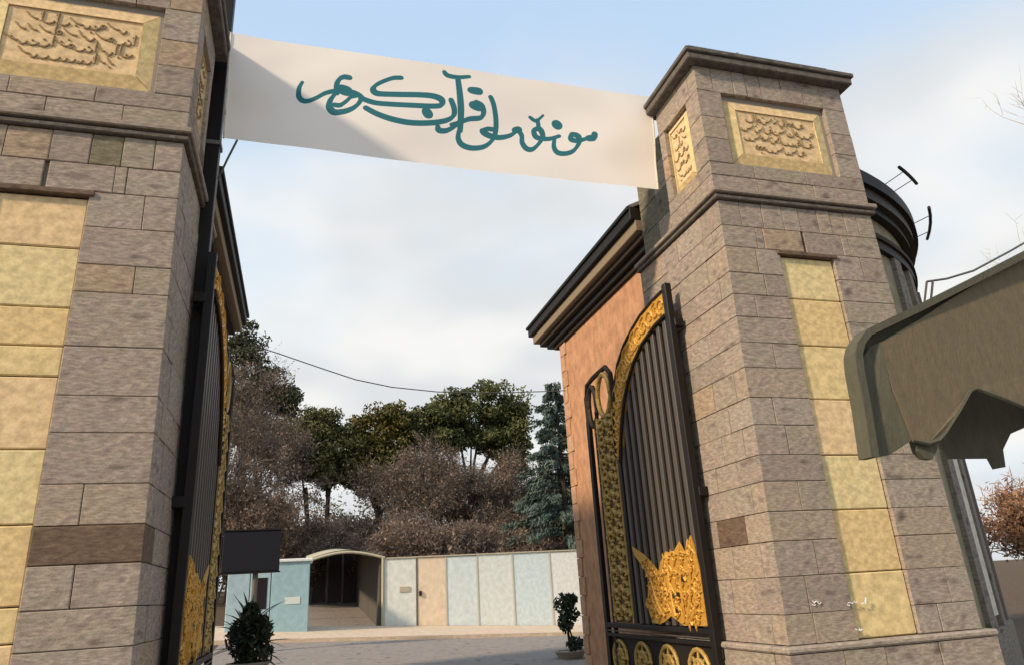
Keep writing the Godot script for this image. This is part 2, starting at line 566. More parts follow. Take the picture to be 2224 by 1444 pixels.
func paint_marks(o: Node) -> void:
	for k in [[5.36, 1.30], [5.78, 1.26], [5.98, 1.28], [5.82, 0.99]]:
		begin()
		for j in 4:
			var x: float = k[0] + rng.randf_range(-0.07, 0.07)
			var y: float = k[1] + rng.randf_range(-0.03, 0.03)
			var dx := rng.randf_range(0.02, 0.06)
			var dy := rng.randf_range(-0.03, 0.03)
			tube([V(x, y, 6.986), V(x + dx * 0.5, y + dy, 6.984), V(x + dx, y + dy * 0.3, 6.986)], 0.007, 0.005, 4)
		part("paint_mark", M.panel4, o)

# border of four bevelled pieces, a field and a raised scrollwork
func carved_panel(o: Node, place: Callable, hu: float, hv: float) -> void:
	var b := 0.2 if hu > 0.5 else 0.1
	var out: Vector3 = place.call(0.0, 0.0, 1.0) - place.call(0.0, 0.0, 0.0)
	var c0 := [Vector2(-hu, -hv), Vector2(hu, -hv), Vector2(hu, hv), Vector2(-hu, hv)]
	var c1 := [Vector2(-hu + b, -hv + b), Vector2(hu - b, -hv + b), Vector2(hu - b, hv - b), Vector2(-hu + b, hv - b)]
	for i in 4:
		var n := (i + 1) % 4
		var e: Vector2 = (c0[n] - c0[i]).normalized() * 0.004
		begin()
		var p: Array = [c0[i] + e, c0[n] - e, c1[n] - e, c1[i] + e]
		var hi := [0.0, 0.0, 0.045, 0.045]
		var q := []
		for k in 4:
			q.append(place.call(p[k].x, p[k].y, hi[k]))
		quad(q[0], q[1], q[2], q[3], out)
		for k in 4:
			var k2 := (k + 1) % 4
			var mid: Vector2 = (p[0] + p[1] + p[2] + p[3]) / 4
			var away: Vector2 = (p[k] + p[k2]) / 2 - mid
			quad(q[k], q[k2], place.call(p[k2].x, p[k2].y, -0.06), place.call(p[k].x, p[k].y, -0.06), place.call(away.x, away.y, 0.0) - place.call(0.0, 0.0, 0.0))
		part("panel_border", M["gold_stone%d" % [3, 2, 1, 0][i]], o)
	begin()
	extrude(PackedVector2Array([c1[0] + Vector2(0.004, 0.004), c1[1] + Vector2(-0.004, 0.004), c1[2] - Vector2(0.004, 0.004), c1[3] + Vector2(0.004, -0.004)]), place, -0.05, 0.026)
	part("panel_field", M.gold_stone1, o)
	begin()
	var w := hu - b - 0.05
	var h := hv - b - 0.05
	var rows := 4 if hu > 0.5 else 5
	for row in rows:                     # crowded lines of worn carved strokes
		var base := -h + (row + 0.35) * 2.0 * h / rows
		var room := w * (1.0 if hu < 0.5 else sqrt(maxf(0.3, 1.0 - pow(base / h, 2.0) * 0.75)))
		var lh := 2.0 * h / rows
		var x := -room
		while x < room - 0.03:
			var kind := rng.randi() % 5
			var step := rng.randf_range(0.05, 0.1)
			var pts := []
			if kind == 0:                # upright
				pts = [place.call(x, base + lh * 0.85, 0.03), place.call(x + 0.008, base + lh * 0.3, 0.032), place.call(x + 0.004, base, 0.03)]
				step = 0.035
			elif kind < 3:               # bowl
				for j in 6:
					var an := PI + PI * j / 5.0
					pts.append(place.call(x + step * 0.5 + cos(an) * step * 0.6, base + 0.02 + sin(an) * lh * 0.28, 0.03))
			elif kind == 3:              # long sweep
				step *= 1.4
				for j in 5:
					pts.append(place.call(x + step * j / 4.0, base + lh * (0.12 + 0.5 * pow(j / 4.0, 2.0)), 0.031))
			else:                        # loop
				for j in 8:
					var an := TAU * j / 7.0
					pts.append(place.call(x + 0.022 + cos(an) * 0.022, base + 0.03 + sin(an) * 0.024, 0.03))
				step = 0.05
			tube(pts, 0.0135, 0.009, 5)
			if rng.randf() < 0.5:        # dot
				var c: Vector3 = place.call(x + step * 0.5, base + lh * rng.randf_range(-0.3, 0.75), 0.022)
				tube([c, c + out.normalized() * 0.016], 0.015, 0.011, 5)
			x += step + 0.008
	part("carved_relief", M.shaded_carving, o)

# ------------------------------------------------------------------ gate leaf
func gate_leaf(label: String) -> void:
	var X := 4.8
	var o := thing("iron_gate_leaf", label, "gate", V(X, 0.0, 8.16) + org, "open gate leaves")
	org = V(X, 0.0, 8.16) + org if false else o.position
	# the drive side is towards smaller X
	var place := func(d: float, y: float, k: float) -> Vector3: return V(X - k, y, d)
	begin()
	box(X - 0.05, X + 0.05, 0.12, 5.55, 8.16, 8.27, 0.008)
	part("hinge_stile", M.iron, o)
	begin()
	box(X - 0.035, X + 0.035, 0.12, 4.35, 11.42, 11.54, 0.008)
	part("free_stile", M.iron, o)
	begin()
	box(X - 0.035, X + 0.035, 1.05, 4.25, 10.27, 10.37, 0.008)
	part("middle_stile", M.iron, o)
	begin()
	box(X - 0.03, X + 0.03, 0.12, 4.3, 11.14, 11.20, 0.006)
	part("inner_stile", M.iron_brown, o)
	for k in [[0.12, 0.22], [0.84, 0.89], [0.97, 1.04]]:
		begin()
		box(X - 0.042, X + 0.042, k[0], k[1], 8.27, 11.42, 0.008)
		part("rail", M.iron, o)
	for k in [0.93, 0.235]:
		begin()
		box(X - 0.048, X - 0.02, k - 0.008, k + 0.008, 8.28, 11.4, 0.003)
		part("rail_moulding", M.bar, o)
	# arched head
	var outer := nums("8.275,5.46 8.6,5.44 9.0,5.38 9.29,5.29 9.65,5.14 9.95,4.92 10.15,4.64 10.27,4.3 10.36,3.9 10.37,3.5")
	var inner := nums("8.275,5.1 8.6,5.07 9.06,4.95 9.4,4.77 9.64,4.57 9.85,4.33 10.02,4.05 10.14,3.75 10.2,3.55 10.26,3.4")
	var band := outer.duplicate()
	for i in range(inner.size() - 1, -1, -1):
		band.append(inner[i])
	begin()
	extrude(band, place, -0.02, 0.045)
	part("gilt_arch", M.gilt, o)
	for cv in [outer, inner]:
		begin()
		var pts := []
		for p in cv:
			pts.append(place.call(p.x, p.y, 0.045))
		tube(pts, 0.028, 0.028, 6)
		part("arch_edge", M.iron_brown, o)
	begin()
	for k in 17:                      # running scroll along the arch
		var t := (k + 0.5) / 17.0 * (outer.size() - 1.3)
		var i := int(t)
		var a := outer[i].lerp(outer[i + 1], t - i)
		var b := inner[i].lerp(inner[i + 1], t - i)
		var mid := (a + b) / 2.0
		var w := a.distance_to(b) * 0.36
		var turn := (b - a).angle() + (0.0 if k % 2 == 0 else PI)
		var pts := []
		for j in 13:
			var an := turn + j * 0.66 * (1.0 if k % 2 == 0 else -1.0)
			var rr := w * (1.0 - 0.068 * j)
			pts.append(place.call(mid.x + cos(an) * rr, mid.y + sin(an) * rr, 0.05))
		tube(pts, 0.024, 0.012, 6)
	part("arch_scroll", M.gilt, o)
	# backing sheet and bars
	var back := PackedVector2Array([Vector2(8.2, 1.0), Vector2(10.3, 1.0), Vector2(10.3, 3.4)])
	for i in range(inner.size() - 1, -1, -1):
		back.append(inner[i] + Vector2(0.03, 0.03))
	back.append(Vector2(8.2, 5.13))
	begin()
	extrude(back, place, -0.035, -0.025)
	part("backing_sheet", M.sheet, o)
	for k in 10:
		var d := 8.38 + k * 0.2
		var y := 3.4
		for i in inner.size() - 1:
			if d >= inner[i].x and d < inner[i + 1].x:
				y = lerpf(inner[i].y, inner[i + 1].y, (d - inner[i].x) / (inner[i + 1].x - inner[i].x))
		begin()
		box(X - 0.026, X + 0.02, 1.05, y, d - 0.045, d + 0.045, 0.006)
		part("bar", M.bar, o)
	# gilt spray over the foot of the bars
	var spray := nums("10.18,2.13 9.78,1.98 9.4,1.74 9.32,1.86 9.13,1.99 8.94,1.95 8.72,2.09 8.61,1.95 8.41,2.14 8.35,2.0 8.29,1.7 8.29,1.4 8.29,1.07 8.88,1.06 9.04,1.12 9.19,1.17 9.38,1.1 9.55,1.06 9.78,1.08 9.87,1.3 9.79,1.53 9.67,1.64 9.88,1.82 10.12,2.0")
	begin()
	extrude(spray, place, 0.028, 0.042)
	part("gilt_spray", M.gilt, o)
	begin()                              # acanthus fronds fanning up from the foot
	var tips := nums("10.14,2.09 9.95,1.96 9.74,1.84 9.13,1.95 8.72,2.06 8.41,2.10 8.33,1.6")
	for k in tips.size():
		var root := Vector2(lerpf(8.95, tips[k].x, 0.35), 1.1)
		var pts := []
		for j in 9:
			var t := j / 8.0
			var q := root.lerp(tips[k], t) + Vector2((tips[k].x - root.x) * 0.25, -0.1) * sin(PI * t) * (1.0 - t)
			if not Geometry2D.is_point_in_polygon(q, spray):
				if pts.size() > 2:
					break
				pts.clear()
				continue
			pts.append(place.call(q.x, q.y, 0.046 + 0.012 * sin(PI * t)))
		if pts.size() < 4:
			continue
		tube(pts, 0.03, 0.007, 6)
		for side in [-1, 1]:             # leaflets
			for j in range(1, pts.size() - 1):
				var p: Vector3 = pts[j]
				var dir: Vector3 = (pts[j + 1] - pts[j - 1]).normalized()
				var ahead: Vector3 = place.call(0.0, 0.0, 1.0) - place.call(0.0, 0.0, 0.0)
				var out := dir.cross(ahead) * float(side)
				tube([p, p + dir * 0.035 + out * 0.04, p + dir * 0.075 + out * 0.052], 0.017, 0.004, 5)
	part("acanthus", M.gilt, o)
	begin()
	var eyes := PackedVector2Array()
	for k in 900:
		var c := Vector2(rng.randf_range(8.3, 9.9), rng.randf_range(1.08, 2.05))
		var free := true
		for e in eyes:
			free = free and e.distance_to(c) > 0.135
		for a in 8:
			free = free and Geometry2D.is_point_in_polygon(c + Vector2.from_angle(a * TAU / 8.0) * 0.055, spray)
		if free:
			eyes.append(c)
	for c in eyes:
		var pts := []
		for j in 14:
			var a := j * 0.72 + c.x * 5.0
			var rr := 0.07 * (1.0 - 0.06 * j)
			pts.append(place.call(c.x + cos(a) * rr, c.y + sin(a) * rr, 0.05 + 0.004 * (j % 2)))
		tube(pts, 0.020, 0.009, 6)
		for side in [0.0, 2.1, 4.2]:
			var an: float = side + c.y * 9.0
			tube([place.call(c.x + cos(an) * 0.06, c.y + sin(an) * 0.06, 0.05), place.call(c.x + cos(an + 0.35) * 0.1, c.y + sin(an + 0.35) * 0.1, 0.052), place.call(c.x + cos(an + 0.5) * 0.135, c.y + sin(an + 0.5) * 0.135, 0.046)], 0.02, 0.004, 5)
	part("spray_scroll", M.gilt, o)
	for k in [[8.72, 1.62], [8.9, 1.44], [8.82, 1.36], [8.98, 1.24], [9.02, 1.42]]:
		begin()
		box(X - 0.07, X - 0.03, k[1] - 0.028, k[1] + 0.028, k[0] - 0.03, k[0] + 0.03, 0.006)
		part("dark_hole_block", M.iron_brown, o)  # dark raised blocks stand in for pierced holes
	# pierced side strip: backing, scrolls, rings
	begin()
	box(X - 0.008, X + 0.012, 1.05, 4.28, 10.40, 11.13, 0.0)
	part("strip_plate", M.strip_back, o)
	begin()
	for k in 22:
		var y := 1.15 + k * 0.145
		for side in [-1, 1]:
			var pts := []
			for j in 12:
				var a := j * 0.62 + (0.0 if k % 2 == 0 else PI)
				var r := 0.15 * (1.0 - 0.06 * j)
				pts.append(place.call(10.765 + side * (0.165 + cos(a) * r), y + sin(a) * r * 0.62, 0.018))
			tube(pts, 0.042, 0.024, 5)
	part("strip_scroll", M.gilt_old, o)
	for side in [10.43, 11.1]:
		begin()
		box(X - 0.03, X, 1.05, 4.3, side - 0.02, side + 0.02, 0.004)
		part("strip_edge", M.gilt_old, o)
	# crook at the head of the side strip
	for ring in [[10.72, 4.62, 0.26, 0.36], [11.24, 4.55, 0.17, 0.36]]:
		begin()
		var pts := []
		for j in 17:
			var a := TAU * j / 16.0
			pts.append(place.call(ring[0] + cos(a) * ring[2], ring[1] + sin(a) * ring[3], 0.0))
		tube(pts, 0.045, 0.045, 6, false)
		part("crook_ring", M.iron_brown if ring[0] > 11 else M.gilt_old, o)
	begin()
	tube([place.call(11.48, 4.3, 0.0), place.call(11.5, 4.75, 0.0), place.call(11.4, 4.98, 0.0), place.call(11.15, 5.03, 0.0), place.call(10.9, 5.05, 0.0), place.call(10.55, 5.06, 0.0), place.call(10.38, 4.9, 0.0), place.call(10.34, 4.3, 0.0)], 0.045, 0.045, 6)
	part("crook", M.iron_brown, o)
	# lower panel with rosettes
	begin()
	box(X + 0.012, X + 0.022, 0.22, 0.84, 8.27, 11.42)
	part("kick_sheet", M.sheet, o)
	for k in 4:
		var d := 8.68 + k * 0.8
		begin()
		for ring in [0.25, 0.13]:
			var pts := []
			for j in 17:
				var a := TAU * j / 16.0
				pts.append(place.call(d + cos(a) * ring, 0.54 + sin(a) * ring, 0.0))
			tube(pts, 0.03, 0.03, 6, false)
		for j in 8:
			var a := TAU * j / 8.0
			tube([place.call(d + cos(a) * 0.05, 0.54 + sin(a) * 0.05, 0.0), place.call(d + cos(a) * 0.23, 0.54 + sin(a) * 0.23, 0.0)], 0.035, 0.015, 5)
		part("rosette", M.gilt_old, o)
	for y in [0.7, 2.6, 4.9]:
		begin()
		box(X + 0.02, X + 0.16, y, y + 0.12, 8.14, 8.24, 0.01)
		part("hinge", M.iron, o)

# ------------------------------------------------------------------ guardhouse with a round street end
func guardhouse(label: String) -> void:
	var wx := 5.4
	var cx := 6.15
	var cd := 13.8
	var o := thing("guardhouse", label, "guardhouse", Vector3(2 * AXIS - 9.0 if mir else 9.0, 0, -11.5), "gatehouses behind the pillars")
	var a0 := 0.06
	var a1 := 0.26 if mir else 1.56
	var far_x := 7.7 if mir else 12.3
	begin()
	box(wx, wx + 0.3, -0.3, 7.3, 9.32, 14.1)
	part("drive_wall", M.peach, o)
	begin()
	box(wx + 0.31, far_x, -0.3, 7.3, 13.8, 14.1)
	part("rear_wall", M.peach, o)
	if mir:
		begin()
		box(far_x - 0.3, far_x, -0.3, 7.3, 7.9, 13.79)
		part("end_wall", M.peach, o)
	begin()
	arc_ring(cx, cd, 5.9, 6.2, -0.3, 6.42, a0, a1, 40)
	arc_ring(cx, cd, 5.9, 6.2, 6.42, 7.3, a0, a1, 40)
	part("round_wall", M.beige, o)
	for k in 19:
		begin()
		jitter = 0.004
		var deep := 0.34 if k % 2 == 0 else 0.24
		box(wx - 0.03, wx + 0.2, 0.02 + k * 0.355, 0.365 + k * 0.355, 14.14 - deep, 14.14, 0.008)
		jitter = 0.0
		part("quoin", M["quoin%d" % (k % 3)], o)
	# eaves along the drive, from the top down
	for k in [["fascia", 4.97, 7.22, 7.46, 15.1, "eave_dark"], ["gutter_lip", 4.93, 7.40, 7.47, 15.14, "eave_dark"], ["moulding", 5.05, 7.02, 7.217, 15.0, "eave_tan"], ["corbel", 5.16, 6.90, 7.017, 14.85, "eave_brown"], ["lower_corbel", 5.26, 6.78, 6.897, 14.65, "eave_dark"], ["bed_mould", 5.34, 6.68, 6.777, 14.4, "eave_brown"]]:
		begin()
		box(k[1], wx + 0.6, k[2], k[3], 9.32 if k[0] != "gutter_lip" else 9.33, k[4], 0.01)
		part(k[0], M[k[5]], o)
	# eaves and bands round the street end; shade put into the dark moulding colour
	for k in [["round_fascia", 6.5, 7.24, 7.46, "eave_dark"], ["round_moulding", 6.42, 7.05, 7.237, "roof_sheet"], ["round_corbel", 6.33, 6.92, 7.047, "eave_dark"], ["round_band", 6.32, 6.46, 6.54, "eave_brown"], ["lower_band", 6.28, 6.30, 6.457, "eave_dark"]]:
		begin()
		arc_ring(cx, cd, 6.1, k[1], k[2], k[3], a0, a1, 40)
		part(k[0], M[k[4]], o)
	begin()
	var roof := PackedVector2Array([Vector2(wx - 0.4, 9.4)])
	for i in 21:
		var a := lerpf(a0, a1, i / 20.0)
		roof.append(Vector2(cx + 6.45 * sin(a), cd - 6.45 * cos(a)))
	roof.append(Vector2(far_x + 0.2, 15.0))
	roof.append(Vector2(wx - 0.4, 15.0))
	extrude(roof, func(u: float, v: float, k: float) -> Vector3: return V(u, k, v), 7.465, 7.53)
	part("roof", M.roof_sheet, o)
	# short snow rails over the round eave
	if not mir:
		snow_rails(o, cx, cd)
	if mir:
		return
	# pale upright strip, downpipe
	begin()
	arc_ring(cx, cd, 6.15, 6.24, 0.9, 4.2, 0.518, 0.588, 3)
	part("pale_pilaster", M.pale_stone, o)
	begin()
	arc_ring(cx, cd, 6.15, 6.27, -0.1, 6.3, 0.47, 0.515, 2)
	arc_ring(cx, cd, 6.15, 6.27, -0.1, 6.3, 0.591, 0.64, 2)
	part("pilaster_jamb", M.round_stone, o)
	begin()
	tube([V(cx + 6.27 * sin(0.80), 0.0, cd - 6.27 * cos(0.80)), V(cx + 6.27 * sin(0.80), 6.3, cd - 6.27 * cos(0.80))], 0.04, 0.04, 8)
	part("downpipe", M.grey_post, o)
	begin()
	arc_ring(cx, cd, 6.1, 6.34, -0.1, 0.75, a0, a1, 40)
	part("base_course", M.round_stone, o)

func snow_rails(o: Node, cx: float, cd: float) -> void:
	for k in [[0.421, 0.538, 7.6], [0.697, 0.915, 7.6]]:
		begin()
		var pts := []
		for j in 5:
			var a := lerpf(k[0], k[1], j / 4.0)
			pts.append(V(cx + 6.78 * sin(a), k[2], cd - 6.78 * cos(a)))
		tube(pts, 0.028, 0.028, 6)
		for j in [1, 3]:
			var a := lerpf(k[0], k[1], j / 4.0)
			tube([pts[j], V(cx + 6.4 * sin(a), 7.5, cd - 6.4 * cos(a))], 0.008, 0.008, 4)
		part("snow_rail", M.eave_dark, o)

# ------------------------------------------------------------------ banner
func banner_image() -> Image:
	var w := 2048
	var h := 560
	var im := Image.create(w, h, false, Image.FORMAT_RGB8)
	im.fill(lin(0.85, 0.835, 0.80))
	var ink := lin(0.04, 0.175, 0.215)
	for line in [
		"16:152,378 146,439 146,516 154,553 167,547 183,508 202,452 225,418 251,406 272,427 283,464",
		"18:226,441 225,359 231,300 241,274 252,274",
		"30:233,393 247,408",
		"20:223,443 213,513 211,581 220,626 237,617 256,583 271,530 279,472",
		"17:272,437 257,460 247,506 234,552 222,556",
		"19:367,194 349,210 327,259 310,314 305,363 316,392 356,373 410,341 442,335 460,360 460,411 442,436 392,460 343,482 308,488 279,462",
		"28:425,496 429,525",
		"19:290,553 315,597 348,628 388,636 433,608 470,561 488,505 490,434 483,352",
		"15:467,73 475,103 499,106 526,80",
		"21:499,114 504,302 506,464 504,635",
		"18:506,524 493,596 472,655 455,664 452,631",
		"26:530,220 549,219",
		"30:535,370 549,377",
		"18:543,336 556,363 560,432 552,486 526,513 505,555 484,593",
		"18:578,260 585,335 590,476 589,598 581,686 561,760 532,789 509,770 500,716 501,650",
		"18:589,583 571,584 558,611 571,644 597,654 624,619 642,560",
		"26:636,561 646,546",
		"18:646,558 653,603 654,679 664,733 679,730 695,665 706,584 700,512 685,528 688,594 705,607 725,596 748,557",
		"13:676,401 691,427 709,360",
		"15:695,415 697,507",
		"28:741,432 745,446",
		"18:735,599 733,681 741,734 761,736 782,697 797,611 796,541 780,529 778,580 796,587 819,553",
		"26:822,552 835,540 839,500"]:
		var k: PackedStringArray = line.split(":")
		var r := k[0].to_float() * 0.86
		var pts := nums(k[1])
		var path := PackedVector2Array()
		for i in pts.size():
			pts[i] = Vector2(pts[i].x * w / 1000.0, pts[i].y * h / 1000.0)
		for i in pts.size() - 1:          # smooth the stroke
			var p0 := pts[maxi(i - 1, 0)]
			var p3 := pts[mini(i + 2, pts.size() - 1)]
			for j in 5:
				path.append(pts[i].cubic_interpolate(pts[i + 1], p0, p3, j / 5.0))
		path.append(pts[-1])
		for i in path.size() - 1:
			var a := path[i]
			var b := path[i + 1]
			var t := float(i) / path.size()
			var rr := r * (0.58 + 0.52 * absf(sin((b - a).angle() - 2.2))) * (0.8 + 0.2 * sin(PI * t))
			for y in range(maxi(0, int(minf(a.y, b.y) - rr - 2)), mini(h, int(maxf(a.y, b.y) + rr + 3))):
				for x in range(maxi(0, int(minf(a.x, b.x) - rr - 2)), mini(w, int(maxf(a.x, b.x) + rr + 3))):
					var q := Vector2(x + 0.5, y + 0.5)
					var d := q.distance_to(Geometry2D.get_closest_point_to_segment(q, a, b))
					var cover := clampf(rr - d + 0.5, 0.0, 1.0)
					if cover > 0.0:
						var old := im.get_pixel(x, y)
						im.set_pixel(x, y, old.lerp(ink, cover))
	return im

func banner() -> void:
	mir = false
	var o := thing("cloth_banner", "long white cloth banner with teal calligraphy stretched between the pillars", "banner", Vector3(1.85, 7.1, -8.16))
	var nx := 72
	var ny := 20
	st = SurfaceTool.new()
	st.begin(Mesh.PRIMITIVE_TRIANGLES)
	st.set_smooth_group(0)
	var P := func(u: float, v: float) -> Vector3:
		var xl := -1.2 + 0.04 * v
		var xr := 4.98 - 0.12 * v
		var yt := 8.80 - 0.05 * u - 0.012 * sin(PI * u)
		var yb := 7.13 - 0.07 * u - 0.018 * sin(PI * u)
		var ends := minf(1.0, minf(u, 1.0 - u) * 8.0)
		var w := 0.016 * sin(u * 9.0 + v * 2.4 + 0.5) + 0.006 * sin(u * 23.0 - v * 5.0) * ends + 0.005 * sin(v * 9.0 + u * 14.0) + 0.012 * exp(-u * 9.0) * sin(v * 16.0 + u * 30.0) + 0.012 * exp((u - 1.0) * 9.0) * sin(v * 15.0 - u * 26.0)
		return V(lerpf(xl, xr, u), lerpf(yt, yb, v), 8.16 + w * ends + 0.012 * (1.0 - ends) * sin(v * 11.0))
	for i in nx:
		for j in ny:
			var uv := [Vector2(i, j), Vector2(i + 1, j), Vector2(i + 1, j + 1), Vector2(i, j + 1)]
			for t in [[0, 1, 2], [0, 2, 3]]:
				for k in t:
					var q := Vector2(uv[k].x / nx, uv[k].y / ny)
					st.set_uv(q)
					st.add_vertex(P.call(q.x, q.y))
	st.index()
	st.generate_normals()
	var m := StandardMaterial3D.new()
	m.albedo_texture = ImageTexture.create_from_image(banner_image())
	m.roughness = 0.9
	m.metallic_specular = 0.2
	m.cull_mode = BaseMaterial3D.CULL_DISABLED
	m.backlight_enabled = true
	m.backlight = Color(0.18, 0.18, 0.17)
	hold("printed_cloth", st.commit(), m, o)
	for e in [[0.0, "left"], [1.0, "right"]]:
		var pts := []
		for j in 9:
			pts.append(P.call(e[0], j / 8.0))
		begin()
		tube(pts, 0.014, 0.014, 5)
		part("hem", M.pale_stone, o)
	begin()
	tube([V(-1.0, 7.13, 8.16), V(-1.1, 6.86, 8.2), V(-1.2, 6.62, 8.3)], 0.014, 0.014, 5)
	part("tie_rope", M.rope, o)
	begin()
	tube([V(-1.2, 8.8, 8.16), V(-1.28, 8.85, 8.2)], 0.012, 0.012, 5)
	tube([V(4.98, 8.75, 8.16), V(5.06, 8.78, 8.2)], 0.012, 0.012, 5)
	part("corner_tie", M.rope, o)
	var p := thing("banner_post", "tall black steel post behind the left pillar holding the banner end", "post", Vector3(-1.2, 0, -8.42))
	begin()
	box(-1.42, -1.23, 0.0, 9.9, 8.36, 8.52, 0.01)
	part("shaft", M.iron, p)
	begin()
	box(-1.48, -1.17, 0.0, 0.04, 8.3, 8.58, 0.005)
	part("base_plate", M.iron, p)
	for y in [7.16, 8.7]:
		begin()
		box(-1.44, -1.21, y, y + 0.06, 8.34, 8.54, 0.004)
		part("clamp", M.zinc, p)

# ------------------------------------------------------------------ hood at the right edge
func metal_hood() -> void:
	var o := thing("canvas_awning", "olive tan awning corner with a notched valance jutting in from the right edge", "awning", Vector3(4.9, 0, -3.25))
	var place := func(u: float, v: float, k: float) -> Vector3: return V(u, v, k)
	var lip := nums("2.80,2.145 2.825,2.4 2.835,2.62 2.85,2.71 2.885,2.775 2.97,2.855 3.39,3.03 3.9,3.25 4.6,3.56 4.6,3.51 3.9,3.205 3.39,2.985 2.99,2.82 2.93,2.765 2.90,2.71 2.885,2.62 2.872,2.4 2.85,2.145")
	begin()
	extrude(lip, place, 3.0, 3.095)
	part("rounded_hem", M.hood_rim, o)
	begin()
	extrude(nums("2.83,2.15 2.87,2.62 2.92,2.75 2.99,2.82 3.39,2.99 4.6,3.5 4.6,2.8 3.95,2.48 3.63,2.6 3.3,2.33 3.1,2.29"), place, 3.075, 3.09)
	part("inner_cloth", M.hood_rim, o)
	# cover: a folded return panel on the left and the long main panel
	var ret := [Vector3(2.875, 2.15, 3.05), Vector3(2.90, 2.60, 3.05), Vector3(2.93, 2.69, 3.05), Vector3(3.0, 2.765, 3.045), Vector3(3.06, 2.79, 3.022), Vector3(3.05, 2.5, 3.018), Vector3(3.10, 2.235, 3.016), Vector3(2.95, 2.16, 3.04)]
	begin()
	for k in range(1, ret.size() - 1):
		tri(V(ret[0].x, ret[0].y, ret[0].z), V(ret[k].x, ret[k].y, ret[k].z), V(ret[k + 1].x, ret[k + 1].y, ret[k + 1].z), Vector3(0, 0, 1))
		tri(V(ret[0].x, ret[0].y, ret[0].z + 0.012), V(ret[k].x, ret[k].y, ret[k].z + 0.012), V(ret[k + 1].x, ret[k + 1].y, ret[k + 1].z + 0.012), Vector3(0, 0, -1))
	part("side_valance", M.hood_rim, o)
	var bulge := func(u: float, v: float, k: float) -> Vector3:
		return V(u, v, k + 0.05 * pow(clampf((v - 2.2) / 1.1, 0.0, 1.3), 2.0) - 0.015 * sin((u - 3.05) * 2.0) + 0.006 * sin(u * 17.0 + v * 6.0))
	var main := nums("3.055,2.5 3.06,2.785 3.2,2.855 3.38,2.94 3.6,3.055 3.9,3.20 4.2,3.335 4.6,3.51 4.6,3.1 4.6,2.75 4.2,2.53 3.93,2.425 3.8,2.47 3.68,2.515 3.63,2.53 3.585,2.515 3.46,2.4 3.33,2.275 3.27,2.235 3.19,2.215 3.10,2.235")
	begin()
	extrude(main, bulge, 3.012, 3.026)
	part("front_valance", M.hood, o)
	begin()
	var edge := []
	for k in nums("3.10,2.235 3.19,2.215 3.27,2.235 3.33,2.275 3.46,2.4 3.585,2.515 3.63,2.53 3.68,2.515 3.8,2.47 3.93,2.425 4.2,2.53 4.6,2.75"):
		edge.append(bulge.call(k.x, k.y, 3.014))
	tube(edge, 0.012, 0.012, 5)
	part("rolled_edge", M.hood_rim, o)
	begin()
	var rear := nums("3.40,2.15 3.36,2.34 3.6,2.68 3.95,2.68 4.3,2.8 4.6,2.95 4.6,2.36 4.1,2.35 3.90,2.29 3.81,2.2 3.79,2.1 3.71,2.09 3.69,2.15 3.57,2.15")
	for i in rear.size():
		rear[i] = Vector2(rear[i].x * 1.13, 1.6 + (rear[i].y - 1.6) * 1.13)
	extrude(rear, place, 3.50, 3.52)
	part("rear_valance", M.hood_rim, o)
	begin()
	extrude(nums("3.13,2.26 3.30,2.27 3.27,2.19 3.22,2.135 3.17,2.14 3.135,2.18"), place, 3.03, 3.07)
	part("frame_bracket", M.hood_rim, o)
	begin()
	quad(V(2.86, 2.75, 3.09), V(4.6, 3.52, 3.09), V(5.3, 3.75, 3.6), V(3.42, 3.0, 3.6), Vector3.UP)
	quad(V(2.86, 2.738, 3.09), V(4.6, 3.508, 3.09), V(5.3, 3.738, 3.6), V(3.42, 2.988, 3.6), Vector3.DOWN)
	part("top_cloth", M.hood, o)
	begin()
	box(4.5, 5.0, 2.45, 2.65, 3.15, 3.35, 0.01)
	part("arm", M.grey_post, o)
	begin()
	tube([V(4.95, 0.0, 3.25), V(4.95, 3.7, 3.25)], 0.08, 0.07, 12)
	part("post", M.grey_post, o)
	begin()
	tube([V(3.54, 3.20, 3.05), V(3.7, 3.23, 3.05), V(3.93, 3.30, 3.05), V(4.3, 3.47, 3.05), V(4.9, 3.75, 3.2)], 0.007, 0.007, 5)
	tube([V(3.54, 3.20, 3.05), V(3.52, 3.05, 3.1)], 0.007, 0.007, 5)
	tube([V(3.585, 3.2, 3.05), V(3.575, 3.07, 3.1)], 0.007, 0.007, 5)
	part("cable_loop", M.rope, o)

